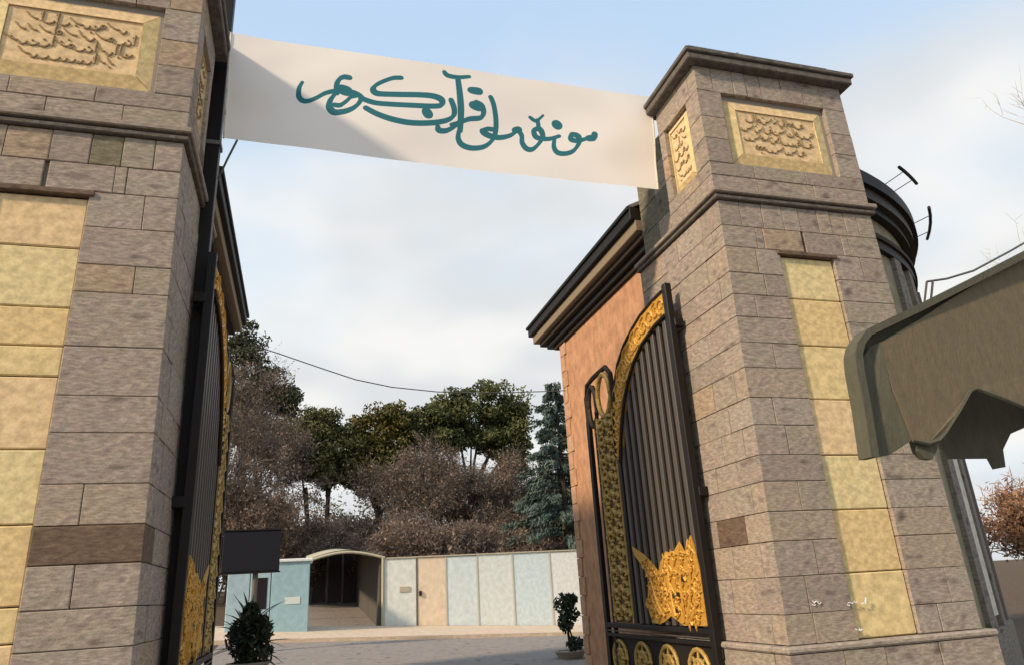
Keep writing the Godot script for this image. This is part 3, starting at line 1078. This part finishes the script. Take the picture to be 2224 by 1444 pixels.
# ------------------------------------------------------------------ hoarding, passage, booth, sign
func forecourt() -> void:
	var xs := [2.78, 3.90, 4.93, 6.06, 7.38, 8.81, 10.2, 11.6, 13.0]
	var o := thing("panel_fence", "pale blue-green sheet panel fence with a cream door across the drive", "fence", Vector3(8.0, rise(8, 26), -26.0))
	for i in xs.size() - 1:
		var y := minf(rise(xs[i], 26), rise(xs[i + 1], 26)) - 0.05
		begin()
		box(xs[i] + 0.027, xs[i + 1] - 0.027, y, 2.885 - 0.008 * (i % 3), 26.02, 26.08, 0.008)
		if i == 1:
			var d := part("cream_door", M.cream_door, o)
			begin()
			box(xs[1] + 0.07, xs[1] + 0.16, 1.62, 1.78, 25.95, 26.02, 0.01)
			part("handle", M.iron_brown, d)
		else:
			part("panel", M["panel%d" % [0, 0, 1, 2, 3, 4, 1, 2][i]], o)
	for i in xs.size():
		var y := rise(xs[i], 26) - 0.1
		begin()
		box(xs[i] - 0.024, xs[i] + 0.024, y, 2.9, 26.0, 26.1, 0.006)
		part("post", M.grey_post if i == 1 else M.seam, o)
	begin()
	box(xs[0], xs[-1], 2.885, 2.93, 25.98, 26.12, 0.006)
	part("top_rail", M.cream, o)
	begin()
	box(3.3, 3.65, 1.78, 1.95, 25.99, 26.017, 0.002)
	part("notice", M.cream, o)
	# passage with an arched canopy
	o = thing("arched_canopy", "cream arched canopy over the dark walkway left of the panels", "canopy", Vector3(1.5, rise(1.5, 28), -28.0))
	for d in [26.0, 29.5, 33.0, 36.5]:
		begin()
		var pts := []
		for j in 13:
			var t := j / 12.0
			pts.append(V(lerpf(0.2, 2.78, t), 2.93 + rise(1.5, d) - rise(1.5, 26) + 0.24 * sin(PI * t), d))
		tube(pts, 0.05, 0.05, 6)
		for x in [0.24, 2.72]:
			tube([V(x, rise(x, d) - 0.05, d), V(x, 2.93 + rise(1.5, d) - rise(1.5, 26), d)], 0.045, 0.045, 6)
		part("arch_frame", M.cream, o)
	begin()
	for j in 12:
		for k in 3:
			var q := []
			for c in [[j, k], [j + 1, k], [j + 1, k + 1], [j, k + 1]]:
				var t: float = c[0] / 12.0
				var d: float = 26.0 + c[1] * 3.5
				q.append(V(lerpf(0.2, 2.78, t), 2.99 + rise(1.5, d) - rise(1.5, 26) + 0.25 * sin(PI * t), d))
			quad(q[0], q[1], q[2], q[3], Vector3.UP)
			var dn := Vector3(0, -0.02, 0)
			quad(q[0] + dn, q[1] + dn, q[2] + dn, q[3] + dn, Vector3.DOWN)
	part("roof_sheet", M.cream, o)
	o = thing("passage_wall", "low grey side wall of the walkway behind the panel fence", "wall", Vector3(2.7, rise(2.7, 31), -31.0))
	for k in 5:
		var d := 26.2 + k * 2.15
		begin()
		box(2.62, 2.76, rise(2.7, d) - 0.2, 3.15 + rise(2.7, d) - rise(2.7, 26.2), d, d + 2.13, 0.01)
		part("wall_panel", M.grey_wall, o)
	o = thing("dark_glass_screen", "dark glazed screen with slim posts closing the far end of the walkway", "screen", Vector3(1.6, rise(1.6, 37), -37.0))
	for k in 6:
		var x := -0.2 + k * 0.72
		begin()
		box(x + 0.05, x + 0.67, rise(x, 37) + 0.05, 3.9, 37.0, 37.05, 0.004)
		part("pane", M.dark_panel, o)
		begin()
		box(x - 0.045, x + 0.045, rise(x, 37) - 0.1, 3.95, 36.95, 37.08, 0.006)
		part("post", M.grey_post, o)
	begin()
	box(-0.3, 4.2, 3.95, 4.05, 36.95, 37.1, 0.006)
	part("top_rail", M.grey_post, o)
	# booth
	var g := rise(-0.5, 24)
	o = thing("guard_booth", "pale teal sheet metal guard booth beside the walkway", "guard booth", Vector3(-0.9, g, -24.6))
	var bx := [-2.1, -1.45, -0.85, 0.28]
	for i in 3:
		begin()
		box(bx[i] + 0.012, bx[i + 1] - 0.012, g - 0.05, 2.82, 24.0, 24.06, 0.01)
		part("front_panel", M.teal if i == 2 else M.teal_pale, o)
	begin()
	box(0.22, 0.28, g - 0.05, 2.82, 24.07, 25.6, 0.01)
	part("side_panel", M.teal, o)
	begin()
	box(-2.1, -2.04, g - 0.05, 2.82, 24.07, 25.6, 0.01)
	box(-2.03, 0.21, g - 0.05, 2.82, 25.54, 25.6, 0.01)
	part("back_panel", M.teal_pale, o)
	begin()
	box(-2.18, 0.36, 2.825, 2.92, 23.93, 25.68, 0.02)
	part("roof", M.panel4, o)
	begin()
	box(-0.42, 0.02, 1.60, 1.80, 23.985, 23.998, 0.002)
	part("notice", M.notice, o)
	begin()
	box(-1.3, -0.95, 1.5, 2.4, 23.99, 24.02, 0.004)
	part("window", M.dark_panel, o)
	# dark sign
	g = rise(-1.1, 20)
	o = thing("signboard", "blank dark navy signboard on a grey post in front of the booth", "sign", Vector3(-1.1, g, -20.0))
	begin()
	box(-1.92, -0.53, 2.42, 3.42, 19.95, 20.03, 0.015)
	part("board", M.navy, o)
	begin()
	box(-1.95, -0.5, 2.38, 2.418, 19.93, 20.05, 0.005)
	box(-1.95, -0.5, 3.422, 3.46, 19.93, 20.05, 0.005)
	part("frame", M.iron, o)
	begin()
	tube([V(-1.1, g - 0.1, 20.08), V(-1.1, 3.3, 20.08)], 0.07, 0.07, 8)
	part("post", M.grey_post, o)
	# cable
	o = thing("sagging_cable", "thin sagging cable strung across the sky between the gatehouses", "cable", Vector3(1.8, 5.6, -14.0))
	begin()
	var pts := []
	for k in ["-1.76,6.62", "-1.38,6.49", "-0.64,6.27", "0.25,5.97", "0.9,5.76", "1.62,5.62", "2.56,5.54", "3.7,5.54", "4.97,5.60", "5.38,5.63"]:
		var v := nums(k)[0]
		pts.append(V(v.x, v.y, 14.0))
	tube(pts, 0.011, 0.011, 5)
	part("wire", M.rope, o)

# ------------------------------------------------------------------ plants
class Leaves:
	var v := PackedVector3Array()
	var n := PackedVector3Array()
	var c := PackedColorArray()

	func leaf(at: Vector3, along: Vector3, across: Vector3, col: Color) -> void:
		var nn := along.cross(across).normalized()
		var p := [at - along - across * 0.6, at - along * 0.2 + across, at + along, at + along * 0.1 - across]
		for k in [0, 1, 2, 0, 2, 3]:
			v.append(p[k])
			n.append(nn)
			c.append(col)

	func twig(a: Vector3, b: Vector3, r: float, col: Color) -> void:
		var d := (b - a).normalized()
		var s := d.cross(Vector3.UP if absf(d.y) < 0.9 else Vector3.RIGHT).normalized()
		var t := s.cross(d)
		for k in 3:
			var a0 := TAU * k / 3.0
			var a1 := TAU * (k + 1) / 3.0
			var p := (s * cos(a0) + t * sin(a0))
			var q := (s * cos(a1) + t * sin(a1))
			var tri := [a + p * r, b + (p + q) * r * 0.3, a + q * r]
			for j in [0, 2, 1]:
				v.append(tri[j])
				n.append((p + q).normalized())
				c.append(col)

	func mesh() -> ArrayMesh:
		var a := []
		a.resize(Mesh.ARRAY_MAX)
		a[Mesh.ARRAY_VERTEX] = v
		a[Mesh.ARRAY_NORMAL] = n
		a[Mesh.ARRAY_COLOR] = c
		var m := ArrayMesh.new()
		m.add_surface_from_arrays(Mesh.PRIMITIVE_TRIANGLES, a)
		return m

func rnd3() -> Vector3:
	var v := Vector3(rng.randfn(), rng.randfn(), rng.randfn())
	return v.normalized() if v.length() > 0.01 else Vector3.UP

func shade(c: Color, amount: float) -> Color:
	var k := 1.0 + rng.randf_range(-amount, amount)
	var w := rng.randf_range(-amount, amount) * 0.25
	return Color(clampf(c.r * (k + w), 0, 1), clampf(c.g * k, 0, 1), clampf(c.b * (k - w), 0, 1))

func limb(pts: Array, r0: float, r1: float, col: Color, sides := 7) -> void:
	st.set_color(col)
	tube(pts, r0, r1, sides)

# clumped crown on a trunk; clumps are [dx, y, dd, rx, ry, rd] relative to the foot
func leafy_tree(called: String, label: String, category: String, x: float, d: float, clumps: Array, per: int, size: float, col: Color, trunk_r: float, forks := 1, group := "") -> Node3D:
	mir = false
	var g := rise(x, d)
	var o := thing(called, label, category, Vector3(x, g, -d), group)
	org = Vector3.ZERO
	var bark := Color(0.06, 0.045, 0.035)
	begin()
	for f in forks:
		var lean := (f - (forks - 1) / 2.0) * 1.5
		var base := Vector3(lean * 0.45, -0.2, 0)
		var hi := 0.0
		for c in clumps:
			hi = maxf(hi, c[1])
		var head := Vector3(lean * 0.9, hi * 0.62, 0)
		limb([base, base.lerp(head, 0.5) + Vector3(0.1, 0, 0.1), head], trunk_r, trunk_r * 0.6, bark)
		for c in clumps:
			if forks > 1 and (c[0] > 0) != (f == forks - 1):
				continue
			var tip := Vector3(c[0], c[1], -c[2])
			var from := base.lerp(head, clampf(0.55 + 0.45 * (c[1] - c[4]) / maxf(hi, 0.1) - 0.1, 0.3, 1.0))
			limb([from, from.lerp(tip, 0.5) + Vector3(0, -0.15 * c[3] * 0.3, 0), tip], trunk_r * 0.4, trunk_r * 0.1, bark, 5)
	part("trunk", M.bark, o)
	var L := Leaves.new()
	for c in clumps:
		var mid := Vector3(c[0], c[1], -c[2])
		var rad := Vector3(c[3], c[4], c[5])
		var tufts := int(6 + per * 0.016)
		for t in tufts:
			var u := rnd3()
			var tc := mid + u * rad * pow(rng.randf(), 0.4)
			var tr := minf(rad.x, minf(rad.y, rad.z)) * rng.randf_range(0.32, 0.62)
			var tone := shade(col, 0.22)
			for k in int(per * 3.0) / tufts:
				var w := rnd3()
				var p := tc + w * tr * pow(rng.randf(), 0.45) * Vector3(1.25, 0.85, 1.25)
				var a := (rnd3() + Vector3(0, 0.35, 0)).normalized() * size * rng.randf_range(0.45, 0.95)
				L.leaf(p, a, a.cross(rnd3()).normalized() * size * 0.3, shade(tone, 0.2))
	hold("crown", L.mesh(), M.foliage, o)
	return o

func grow(L: Leaves, from: Vector3, dir: Vector3, length: float, r: float, depth: int, col: Color, spread: float, kids: int) -> void:
	var mid := from + dir * length * 0.5 + rnd3() * length * 0.06
	var end := from + (dir + rnd3() * 0.18).normalized() * length
	if depth > 0:
		limb([from, mid, end], r, r * 0.6, shade(col, 0.12), 4 if depth < 3 else 6)
	else:
		L.twig(from, end, r, shade(col, 0.3))
	if depth == 0:
		for k in 3:
			var p := from.lerp(end, rng.randf_range(0.2, 0.9))
			L.twig(p, p + (dir * 0.7 + rnd3() * 0.8) * length * rng.randf_range(0.4, 0.8), r * 0.8, shade(col, 0.35))
		return
	for k in kids + (1 if rng.randf() < 0.4 else 0):
		var t := rng.randf_range(0.45, 1.0) if k > 0 else 1.0
		var nd := (dir + rnd3() * spread + Vector3(0, 0.12, 0)).normalized()
		grow(L, from.lerp(end, t), nd, length * rng.randf_range(0.6, 0.82), r * 0.62, depth - 1, col, spread, kids)

func bare_tree(called: String, label: String, category: String, x: float, d: float, height: float, stems: int, col: Color, depth := 5, spread := 0.75, kids := 3, dry := 0, dry_col := Color(0.1, 0.07, 0.04), group := "") -> Node3D:
	mir = false
	var g := rise(x, d)
	var o := thing(called, label, category, Vector3(x, g, -d), group)
	org = Vector3.ZERO
	var L := Leaves.new()
	begin()
	for s in stems:
		var dir := Vector3(0, 1, 0) if stems == 1 else (Vector3(0, 1, 0) + rnd3() * Vector3(0.55, 0.1, 0.55)).normalized()
		var at := Vector3(0, -0.1, 0) if stems == 1 else Vector3(rng.randf_range(-0.3, 0.3) * stems * 0.3, -0.1, rng.randf_range(-0.3, 0.3))
		grow(L, at, dir, height * (0.34 if stems == 1 else 0.32), height * (0.007 if stems == 1 else 0.008), depth, col, spread, kids)
	part("branches" if stems > 1 else "trunk", M.bark, o)
	if dry > 0:
		var tips := L.v.duplicate()
		for k in int(dry * 4.5):
			var p: Vector3 = tips[rng.randi() % tips.size()] + rnd3() * 0.25
			if k % 5 < 3:
				L.twig(p, p + (rnd3() + Vector3(0, 0.4, 0)) * rng.randf_range(0.15, 0.34), 0.014, shade(dry_col, 0.4))
				continue
			var a := rnd3() * rng.randf_range(0.06, 0.11)
			L.leaf(p, a, a.cross(rnd3()).normalized() * 0.04, shade(dry_col, 0.4))
	hold("twigs", L.mesh(), M.foliage, o)
	return o

func cedar(label: String, x: float, d: float, height: float) -> void:
	mir = false
	var g := rise(x, d)
	var o := thing("cedar_tree", label, "cedar tree", Vector3(x, g, -d))
	org = Vector3.ZERO
	begin()
	limb([Vector3(0, -0.2, 0), Vector3(0.1, height * 0.5, 0), Vector3(0.05, height * 0.99, 0)], 0.28, 0.03, Color(0.05, 0.04, 0.035))
	var L := Leaves.new()
	var col := Color(0.085, 0.125, 0.105)
	var y := 1.6
	while y < height * 0.98:
		var t := y / height
		var reach := 4.1 * pow(1.0 - t, 0.85) + 0.3
		for k in 6:
			var a := rng.randf() * TAU
			var len := reach * rng.randf_range(0.45, 1.15)
			var dir := Vector3(cos(a), 0, sin(a))
			var pts := []
			for j in 6:
				var s := j / 5.0
				pts.append(Vector3(0, y, 0) + dir * len * s + Vector3(0, 0.25 * s - 0.65 * s * s * len * 0.35, 0))
			limb(pts, 0.05, 0.012, Color(0.05, 0.042, 0.036), 4)
			for j in int(80 * len) + 20:
				var s := sqrt(rng.randf())
				var p: Vector3 = pts[0].lerp(pts[5], s)
				p.y = y + 0.25 * s - 0.65 * s * s * len * 0.35 + rng.randf_range(-0.3, 0.06)
				p += dir.cross(Vector3.UP) * rng.randf_range(-0.35, 0.35) * len * 0.35 * s
				var al := (dir * 0.5 + rnd3() * 0.5 + Vector3(0, -0.5, 0)).normalized() * 0.14
				L.leaf(p, al, al.cross(rnd3()).normalized() * 0.04, shade(col, 0.35))
		y += rng.randf_range(0.22, 0.46)
	part("trunk", M.bark, o)
	hold("crown", L.mesh(), M.foliage, o)

func planters() -> void:
	mir = false
	# right: small dense shrub on a thin stem in a low pot
	var g := rise(5.75, 16)
	var o := thing("potted_shrub", "small dark green shrub in a low stone pot by the right gatehouse", "potted shrub", Vector3(5.75, g, -16))
	org = Vector3.ZERO
	pot(o, 0.34, 0.16)
	begin()
	limb([Vector3(0.02, 0.14, 0), Vector3(-0.02, 0.5, 0), Vector3(0.0, 1.2, 0)], 0.04, 0.015, Color(0.035, 0.04, 0.025))
	limb([Vector3(0.1, 0.14, 0.05), Vector3(0.06, 0.4, 0.02), Vector3(-0.05, 0.9, 0)], 0.03, 0.012, Color(0.035, 0.04, 0.025))
	part("stem", M.bark, o)
	var L := Leaves.new()
	for c in [[-0.08, 1.12, 0.24, 0.22], [0.06, 0.92, 0.22, 0.24], [-0.06, 0.72, 0.18, 0.2], [0.12, 0.3, 0.2, 0.14], [0.1, 1.2, 0.15, 0.14]]:
		for k in 240:
			var p := Vector3(c[0], c[1], 0) + rnd3() * Vector3(c[2], c[3], c[2]) * pow(rng.randf(), 0.4)
			var a := (rnd3() + Vector3(0, 0.5, 0)).normalized() * 0.055
			L.leaf(p, a, a.cross(rnd3()).normalized() * 0.026, shade(Color(0.04, 0.065, 0.04), 0.4))
	hold("foliage", L.mesh(), M.foliage, o)
	# left: spiky plant with long blades
	g = rise(-0.85, 15)
	o = thing("yucca", "tall dark spiky plant in a pot beside the left gate leaf", "potted plant", Vector3(-0.85, g, -15))
	org = Vector3.ZERO
	pot(o, 0.36, 0.42)
	begin()
	limb([Vector3(0, 0.35, 0), Vector3(0.03, 0.8, 0.02), Vector3(0, 1.0, 0)], 0.09, 0.07, Color(0.07, 0.055, 0.04))
	part("stem", M.bark, o)
	var low := Leaves.new()
	for k in 2200:
		var cl: Array = [[0.08, 0.55, 0.36, 0.3], [-0.16, 0.85, 0.26, 0.34], [0.2, 0.95, 0.2, 0.26], [0.0, 1.15, 0.18, 0.3]][k % 4]
		var p := Vector3(cl[0], cl[1], 0) + rnd3() * Vector3(cl[2], cl[3], cl[2]) * pow(rng.randf(), 0.45)
		var a := (rnd3() + Vector3(0, 0.6, 0)).normalized() * 0.07
		low.leaf(p, a, a.cross(rnd3()).normalized() * 0.025, shade(Color(0.035, 0.05, 0.028), 0.4))
	hold("foliage", low.mesh(), M.foliage, o)
	var meshes := []
	for v in 3:
		begin()
		var last := []
		for j in 6:
			var s := j / 5.0
			var w: float = [0.03, 0.05, 0.05, 0.042, 0.026, 0.003][j]
			var mid := Vector3(0, 0.92 * s, 0.10 * (v + 1) * s * s * 2.0)
			var row := [mid - Vector3(w, 0, 0), mid + Vector3(0, 0, -w * 0.35), mid + Vector3(w, 0, 0)]
			if j > 0:
				for k in 2:
					quad(last[k], last[k + 1], row[k + 1], row[k], Vector3(0, 0.2, -1))
					quad(last[k] + Vector3(0, 0, 0.008), last[k + 1] + Vector3(0, 0, 0.008), row[k + 1] + Vector3(0, 0, 0.008), row[k] + Vector3(0, 0, 0.008), Vector3(0, -0.2, 1))
			last = row
		meshes.append(commit())
	for k in 26:
		var b := hold("leaf", meshes[k % 3], M.leaf_dark, o)
		b.position = Vector3(0, 0.55 + 0.5 * k / 26.0, 0)
		b.rotation = Vector3(0, rng.randf() * TAU, 0)
		b.rotate_object_local(Vector3.RIGHT, lerpf(1.5, 0.12, k / 26.0) + rng.randf_range(-0.15, 0.15))
		b.scale = Vector3.ONE * rng.randf_range(0.55, 0.85)

func pot(o: Node, r: float, h: float) -> void:
	begin()
	var prof := [[0.0, 0.0], [r * 0.75, 0.0], [r, h * 0.9], [r * 1.08, h * 0.9], [r * 1.08, h], [r * 0.92, h], [r * 0.9, h * 0.85], [0.0, h * 0.85]]
	for i in prof.size() - 1:
		for k in 20:
			var a := TAU * k / 20.0
			var b := TAU * (k + 1) / 20.0
			var p := func(q: Array, t: float) -> Vector3: return Vector3(q[0] * cos(t), q[1], q[0] * sin(t))
			var dr: float = prof[i + 1][0] - prof[i][0]
			var dy: float = prof[i + 1][1] - prof[i][1]
			var m := (a + b) / 2
			quad(p.call(prof[i], a), p.call(prof[i], b), p.call(prof[i + 1], b), p.call(prof[i + 1], a), Vector3(cos(m) * dy, -dr, sin(m) * dy))
	part("pot", M.pot, o)

func trees() -> void:
	rng.seed = 1234
	var pine := Color(0.10, 0.105, 0.042)
	var deep := Color(0.065, 0.075, 0.042)
	var G := "trees beyond the forecourt"
	leafy_tree("pine_tree", "dark pine at far left rising behind the left gatehouse", "pine tree", -4.0, 50, [[-0.6, 16.2, 0, 1.4, 2.2, 1.5], [0.9, 13.4, 0, 1.6, 1.5, 1.5], [2.3, 12.2, -0.4, 1.3, 1.2, 1.3], [-0.6, 11.5, 0, 2.0, 1.8, 1.8]], 1300, 0.2, deep, 0.3, 1, G)
	bare_tree("brown_tree", "broad brown winter tree standing just right of the left gatehouse", "tree", -5.0, 41, 13.2, 4, Color(0.20, 0.155, 0.125), 5, 0.7, 3, 9000, Color(0.175, 0.14, 0.112), G)
	leafy_tree("pine_tree", "umbrella pine with two dark trunks above the arched canopy", "pine tree", 0.75, 45, [[-1.3, 9.5, 0, 1.7, 1.3, 1.5], [0.2, 10.0, 0.2, 1.5, 1.1, 1.4], [1.1, 8.6, -0.2, 1.5, 1.3, 1.4], [-1.0, 7.8, 0, 1.8, 1.2, 1.5], [0.8, 7.0, 0, 1.4, 0.9, 1.2]], 1100, 0.18, pine, 0.2, 2, G)
	leafy_tree("pine_tree", "olive green pine with a rounded top in the middle of the gap", "pine tree", 4.4, 45.5, [[0.7, 10.7, 0, 1.5, 1.2, 1.4], [-0.8, 9.6, 0, 1.5, 1.3, 1.4], [-1.2, 8.0, 0.2, 1.5, 1.4, 1.4], [0.8, 8.6, 0, 1.7, 1.5, 1.5], [-0.3, 6.8, 0, 1.8, 1.3, 1.5], [1.5, 6.8, 0, 1.3, 1.1, 1.2]], 1250, 0.2, Color(0.125, 0.115, 0.035), 0.28, 1, G)
	leafy_tree("pine_tree", "wide flat topped pine, the largest green crown right of centre", "pine tree", 10.4, 46, [[-2.6, 11.2, 0, 1.7, 1.1, 1.5], [-0.9, 12.0, 0, 2.0, 1.2, 1.6], [1.2, 12.5, 0, 2.1, 1.3, 1.7], [2.9, 11.8, 0, 1.4, 1.6, 1.5], [3.3, 10.0, 0, 1.3, 1.8, 1.4], [3.0, 8.6, 0, 1.0, 0.9, 1.0], [0.4, 10.7, 0.5, 2.4, 1.2, 1.5], [-3.3, 10.2, 0, 1.3, 1.0, 1.2], [-1.6, 9.9, 0, 1.8, 1.0, 1.3], [1.8, 9.6, 0, 1.6, 1.0, 1.2]], 1300, 0.2, Color(0.095, 0.11, 0.042), 0.3, 1, G)
	bare_tree("brown_tree", "dense brown leafless tree under the wide pine crown", "tree", 9.8, 43, 10.6, 4, Color(0.22, 0.165, 0.125), 5, 0.7, 3, 8500, Color(0.175, 0.143, 0.118), G)
	bare_tree("brown_tree", "brown leafless tree between the wide pine and the cedar", "tree", 12.4, 42, 8.8, 4, Color(0.22, 0.165, 0.12), 5, 0.7, 3, 8000, Color(0.178, 0.142, 0.115), G)
	cedar("blue-green drooping cedar beside the right gatehouse corner", 12.6, 34.5, 11.4)
	var B := "bare shrubs behind the panel fence"
	var k := 0
	for s in [[2.4, 40.0, 4.6, "reddish bare shrub right beside the far end of the walkway"], [4.6, 37.5, 4.6, "reddish bare shrub behind the cream door"], [6.6, 36, 4.2, "russet bare shrub left of the middle of the panel fence"], [8.8, 37, 4.4, "russet bare shrub behind the middle of the panel fence"], [10.8, 35.5, 3.9, "warm brown bare shrub behind the right end of the panel fence"], [12.6, 38, 5.0, "tall brown bare shrub at the foot of the cedar"], [-1.6, 36, 4.6, "dark brown bare shrub behind the guard booth"], [-3.4, 37, 6.4, "brown bare shrub behind the navy signboard"]]:
		var c := Color(0.215, 0.168, 0.138) if k < 6 else Color(0.18, 0.135, 0.105)
		bare_tree("bare_shrub", s[3], "shrub", s[0], s[1], s[2] * 1.12, 9, c, 4, 0.8, 3, 5600, c * 0.95, B)
		k += 1
	bare_tree("bare_tree", "tall leafless tree, pale from painted overexposure, at the right edge of the sky", "tree", 26.4, 19.0, 22.0, 1, Color(0.46, 0.42, 0.41), 6, 0.6, 2)  # overexposed look put into the pale bark colour
	bare_tree("brown_shrub", "rusty brown bush beyond the round end of the right gatehouse", "shrub", 22.0, 16.5, 5.2, 7, Color(0.24, 0.15, 0.10), 4, 0.8, 3, 4200, Color(0.30, 0.18, 0.11))
	# far wood behind everything
	mir = false
	org = Vector3.ZERO
	var L := Leaves.new()
	for i in 170:
		var x := rng.randf_range(-24, 46)
		var d := rng.randf_range(58, 74)
		var g := rise(x, d)
		var h := rng.randf_range(5.5, 8.5)
		var col := Color(0.19, 0.14, 0.10) if rng.randf() < 0.7 else Color(0.10, 0.105, 0.055)
		for q in 420:
			var p := Vector3(x, g + h * 0.5, -d) + rnd3() * Vector3(1.9, h * 0.55, 1.6) * pow(rng.randf(), 0.4)
			var a := rnd3() * 0.17
			L.leaf(p, a, a.cross(rnd3()).normalized() * 0.08, shade(col, 0.4))
	var far := hold("distant_wood", L.mesh(), M.foliage, self)
	far.set_meta("kind", "stuff")
	tag(far, "far brown and olive wood filling the gaps behind the trees", "wood")

# ------------------------------------------------------------------ scene
func _ready() -> void:
	rng.seed = 77
	var cam := Camera3D.new()
	cam.name = "camera"
	add_child(cam)
	var r := Vector3(0.9612399, -0.05551404, 0.27006674)
	var u := Vector3(-0.04233129, 0.9381909, 0.34351987)
	var fw := Vector3(0.27244433, 0.34163728, -0.89947654)
	cam.transform = Transform3D(Basis(r, u, -fw).orthonormalized(), Vector3(0, 1.6, 0))
	cam.fov = 50.2
	cam.far = 900.0
	cam.near = 0.05
	cam.current = true

	var env := Environment.new()
	env.background_mode = Environment.BG_SKY
	var pano := PanoramaSkyMaterial.new()
	pano.panorama = ImageTexture.create_from_image(sky_image())
	var sky := Sky.new()
	sky.sky_material = pano
	env.sky = sky
	env.tonemap_mode = Environment.TONE_MAPPER_LINEAR
	env.tonemap_exposure = 1.75
	env.sdfgi_enabled = true
	env.ssao_enabled = true
	env.ssil_enabled = true
	var we := WorldEnvironment.new()
	we.name = "world_environment"
	we.environment = env
	add_child(we)

	var sun := DirectionalLight3D.new()
	sun.name = "sun"
	sun.light_color = Color(1.0, 0.89, 0.76)
	sun.light_energy = 0.82
	sun.light_angular_distance = 4.5
	sun.shadow_enabled = true
	add_child(sun)
	sun.look_at_from_position(Vector3.ZERO, Vector3(0.80, -0.51, -0.32), Vector3.UP)

	materials()
	setting()
	for side in [false, true]:
		mir = side
		org = Vector3.ZERO
		guardhouse("left gatehouse with dark deep eaves, mostly hidden behind its pillar" if side else "peach walled gatehouse with a round street end behind the right pillar")
	mir = false
	pillar("tall stone pillar right of the drive, banner's right end tied behind it", [0.9, 1.2, 1.58, 1.95, 2.27, 2.6, 2.9, 3.25, 3.58, 3.95, 4.27, 4.6, 4.9, 5.2, 5.56, 5.87, 6.23], [0.9, 1.58, 2.27, 2.9, 3.58, 4.27, 4.9, 5.49], -1)
	mir = true
	org = Vector3.ZERO
	pillar("large near stone pillar cut by the left edge of the photo", [0.9, 1.35, 1.66, 2.01, 2.33, 2.68, 3.13, 3.47, 3.94, 4.48, 4.77, 5.17, 5.56, 5.87, 6.23], [0.9, 1.42, 1.7, 2.35, 2.99, 3.65, 3.94, 4.32, 4.94, 5.49], 3)
	mir = false
	org = Vector3.ZERO
	gate_leaf("open iron gate leaf with gilt arch and bars beside the right pillar")
	mir = true
	org = Vector3.ZERO
	gate_leaf("open iron gate leaf in shadow beside the left pillar")
	mir = false
	banner()
	forecourt()
	metal_hood()
	planters()
	trees()
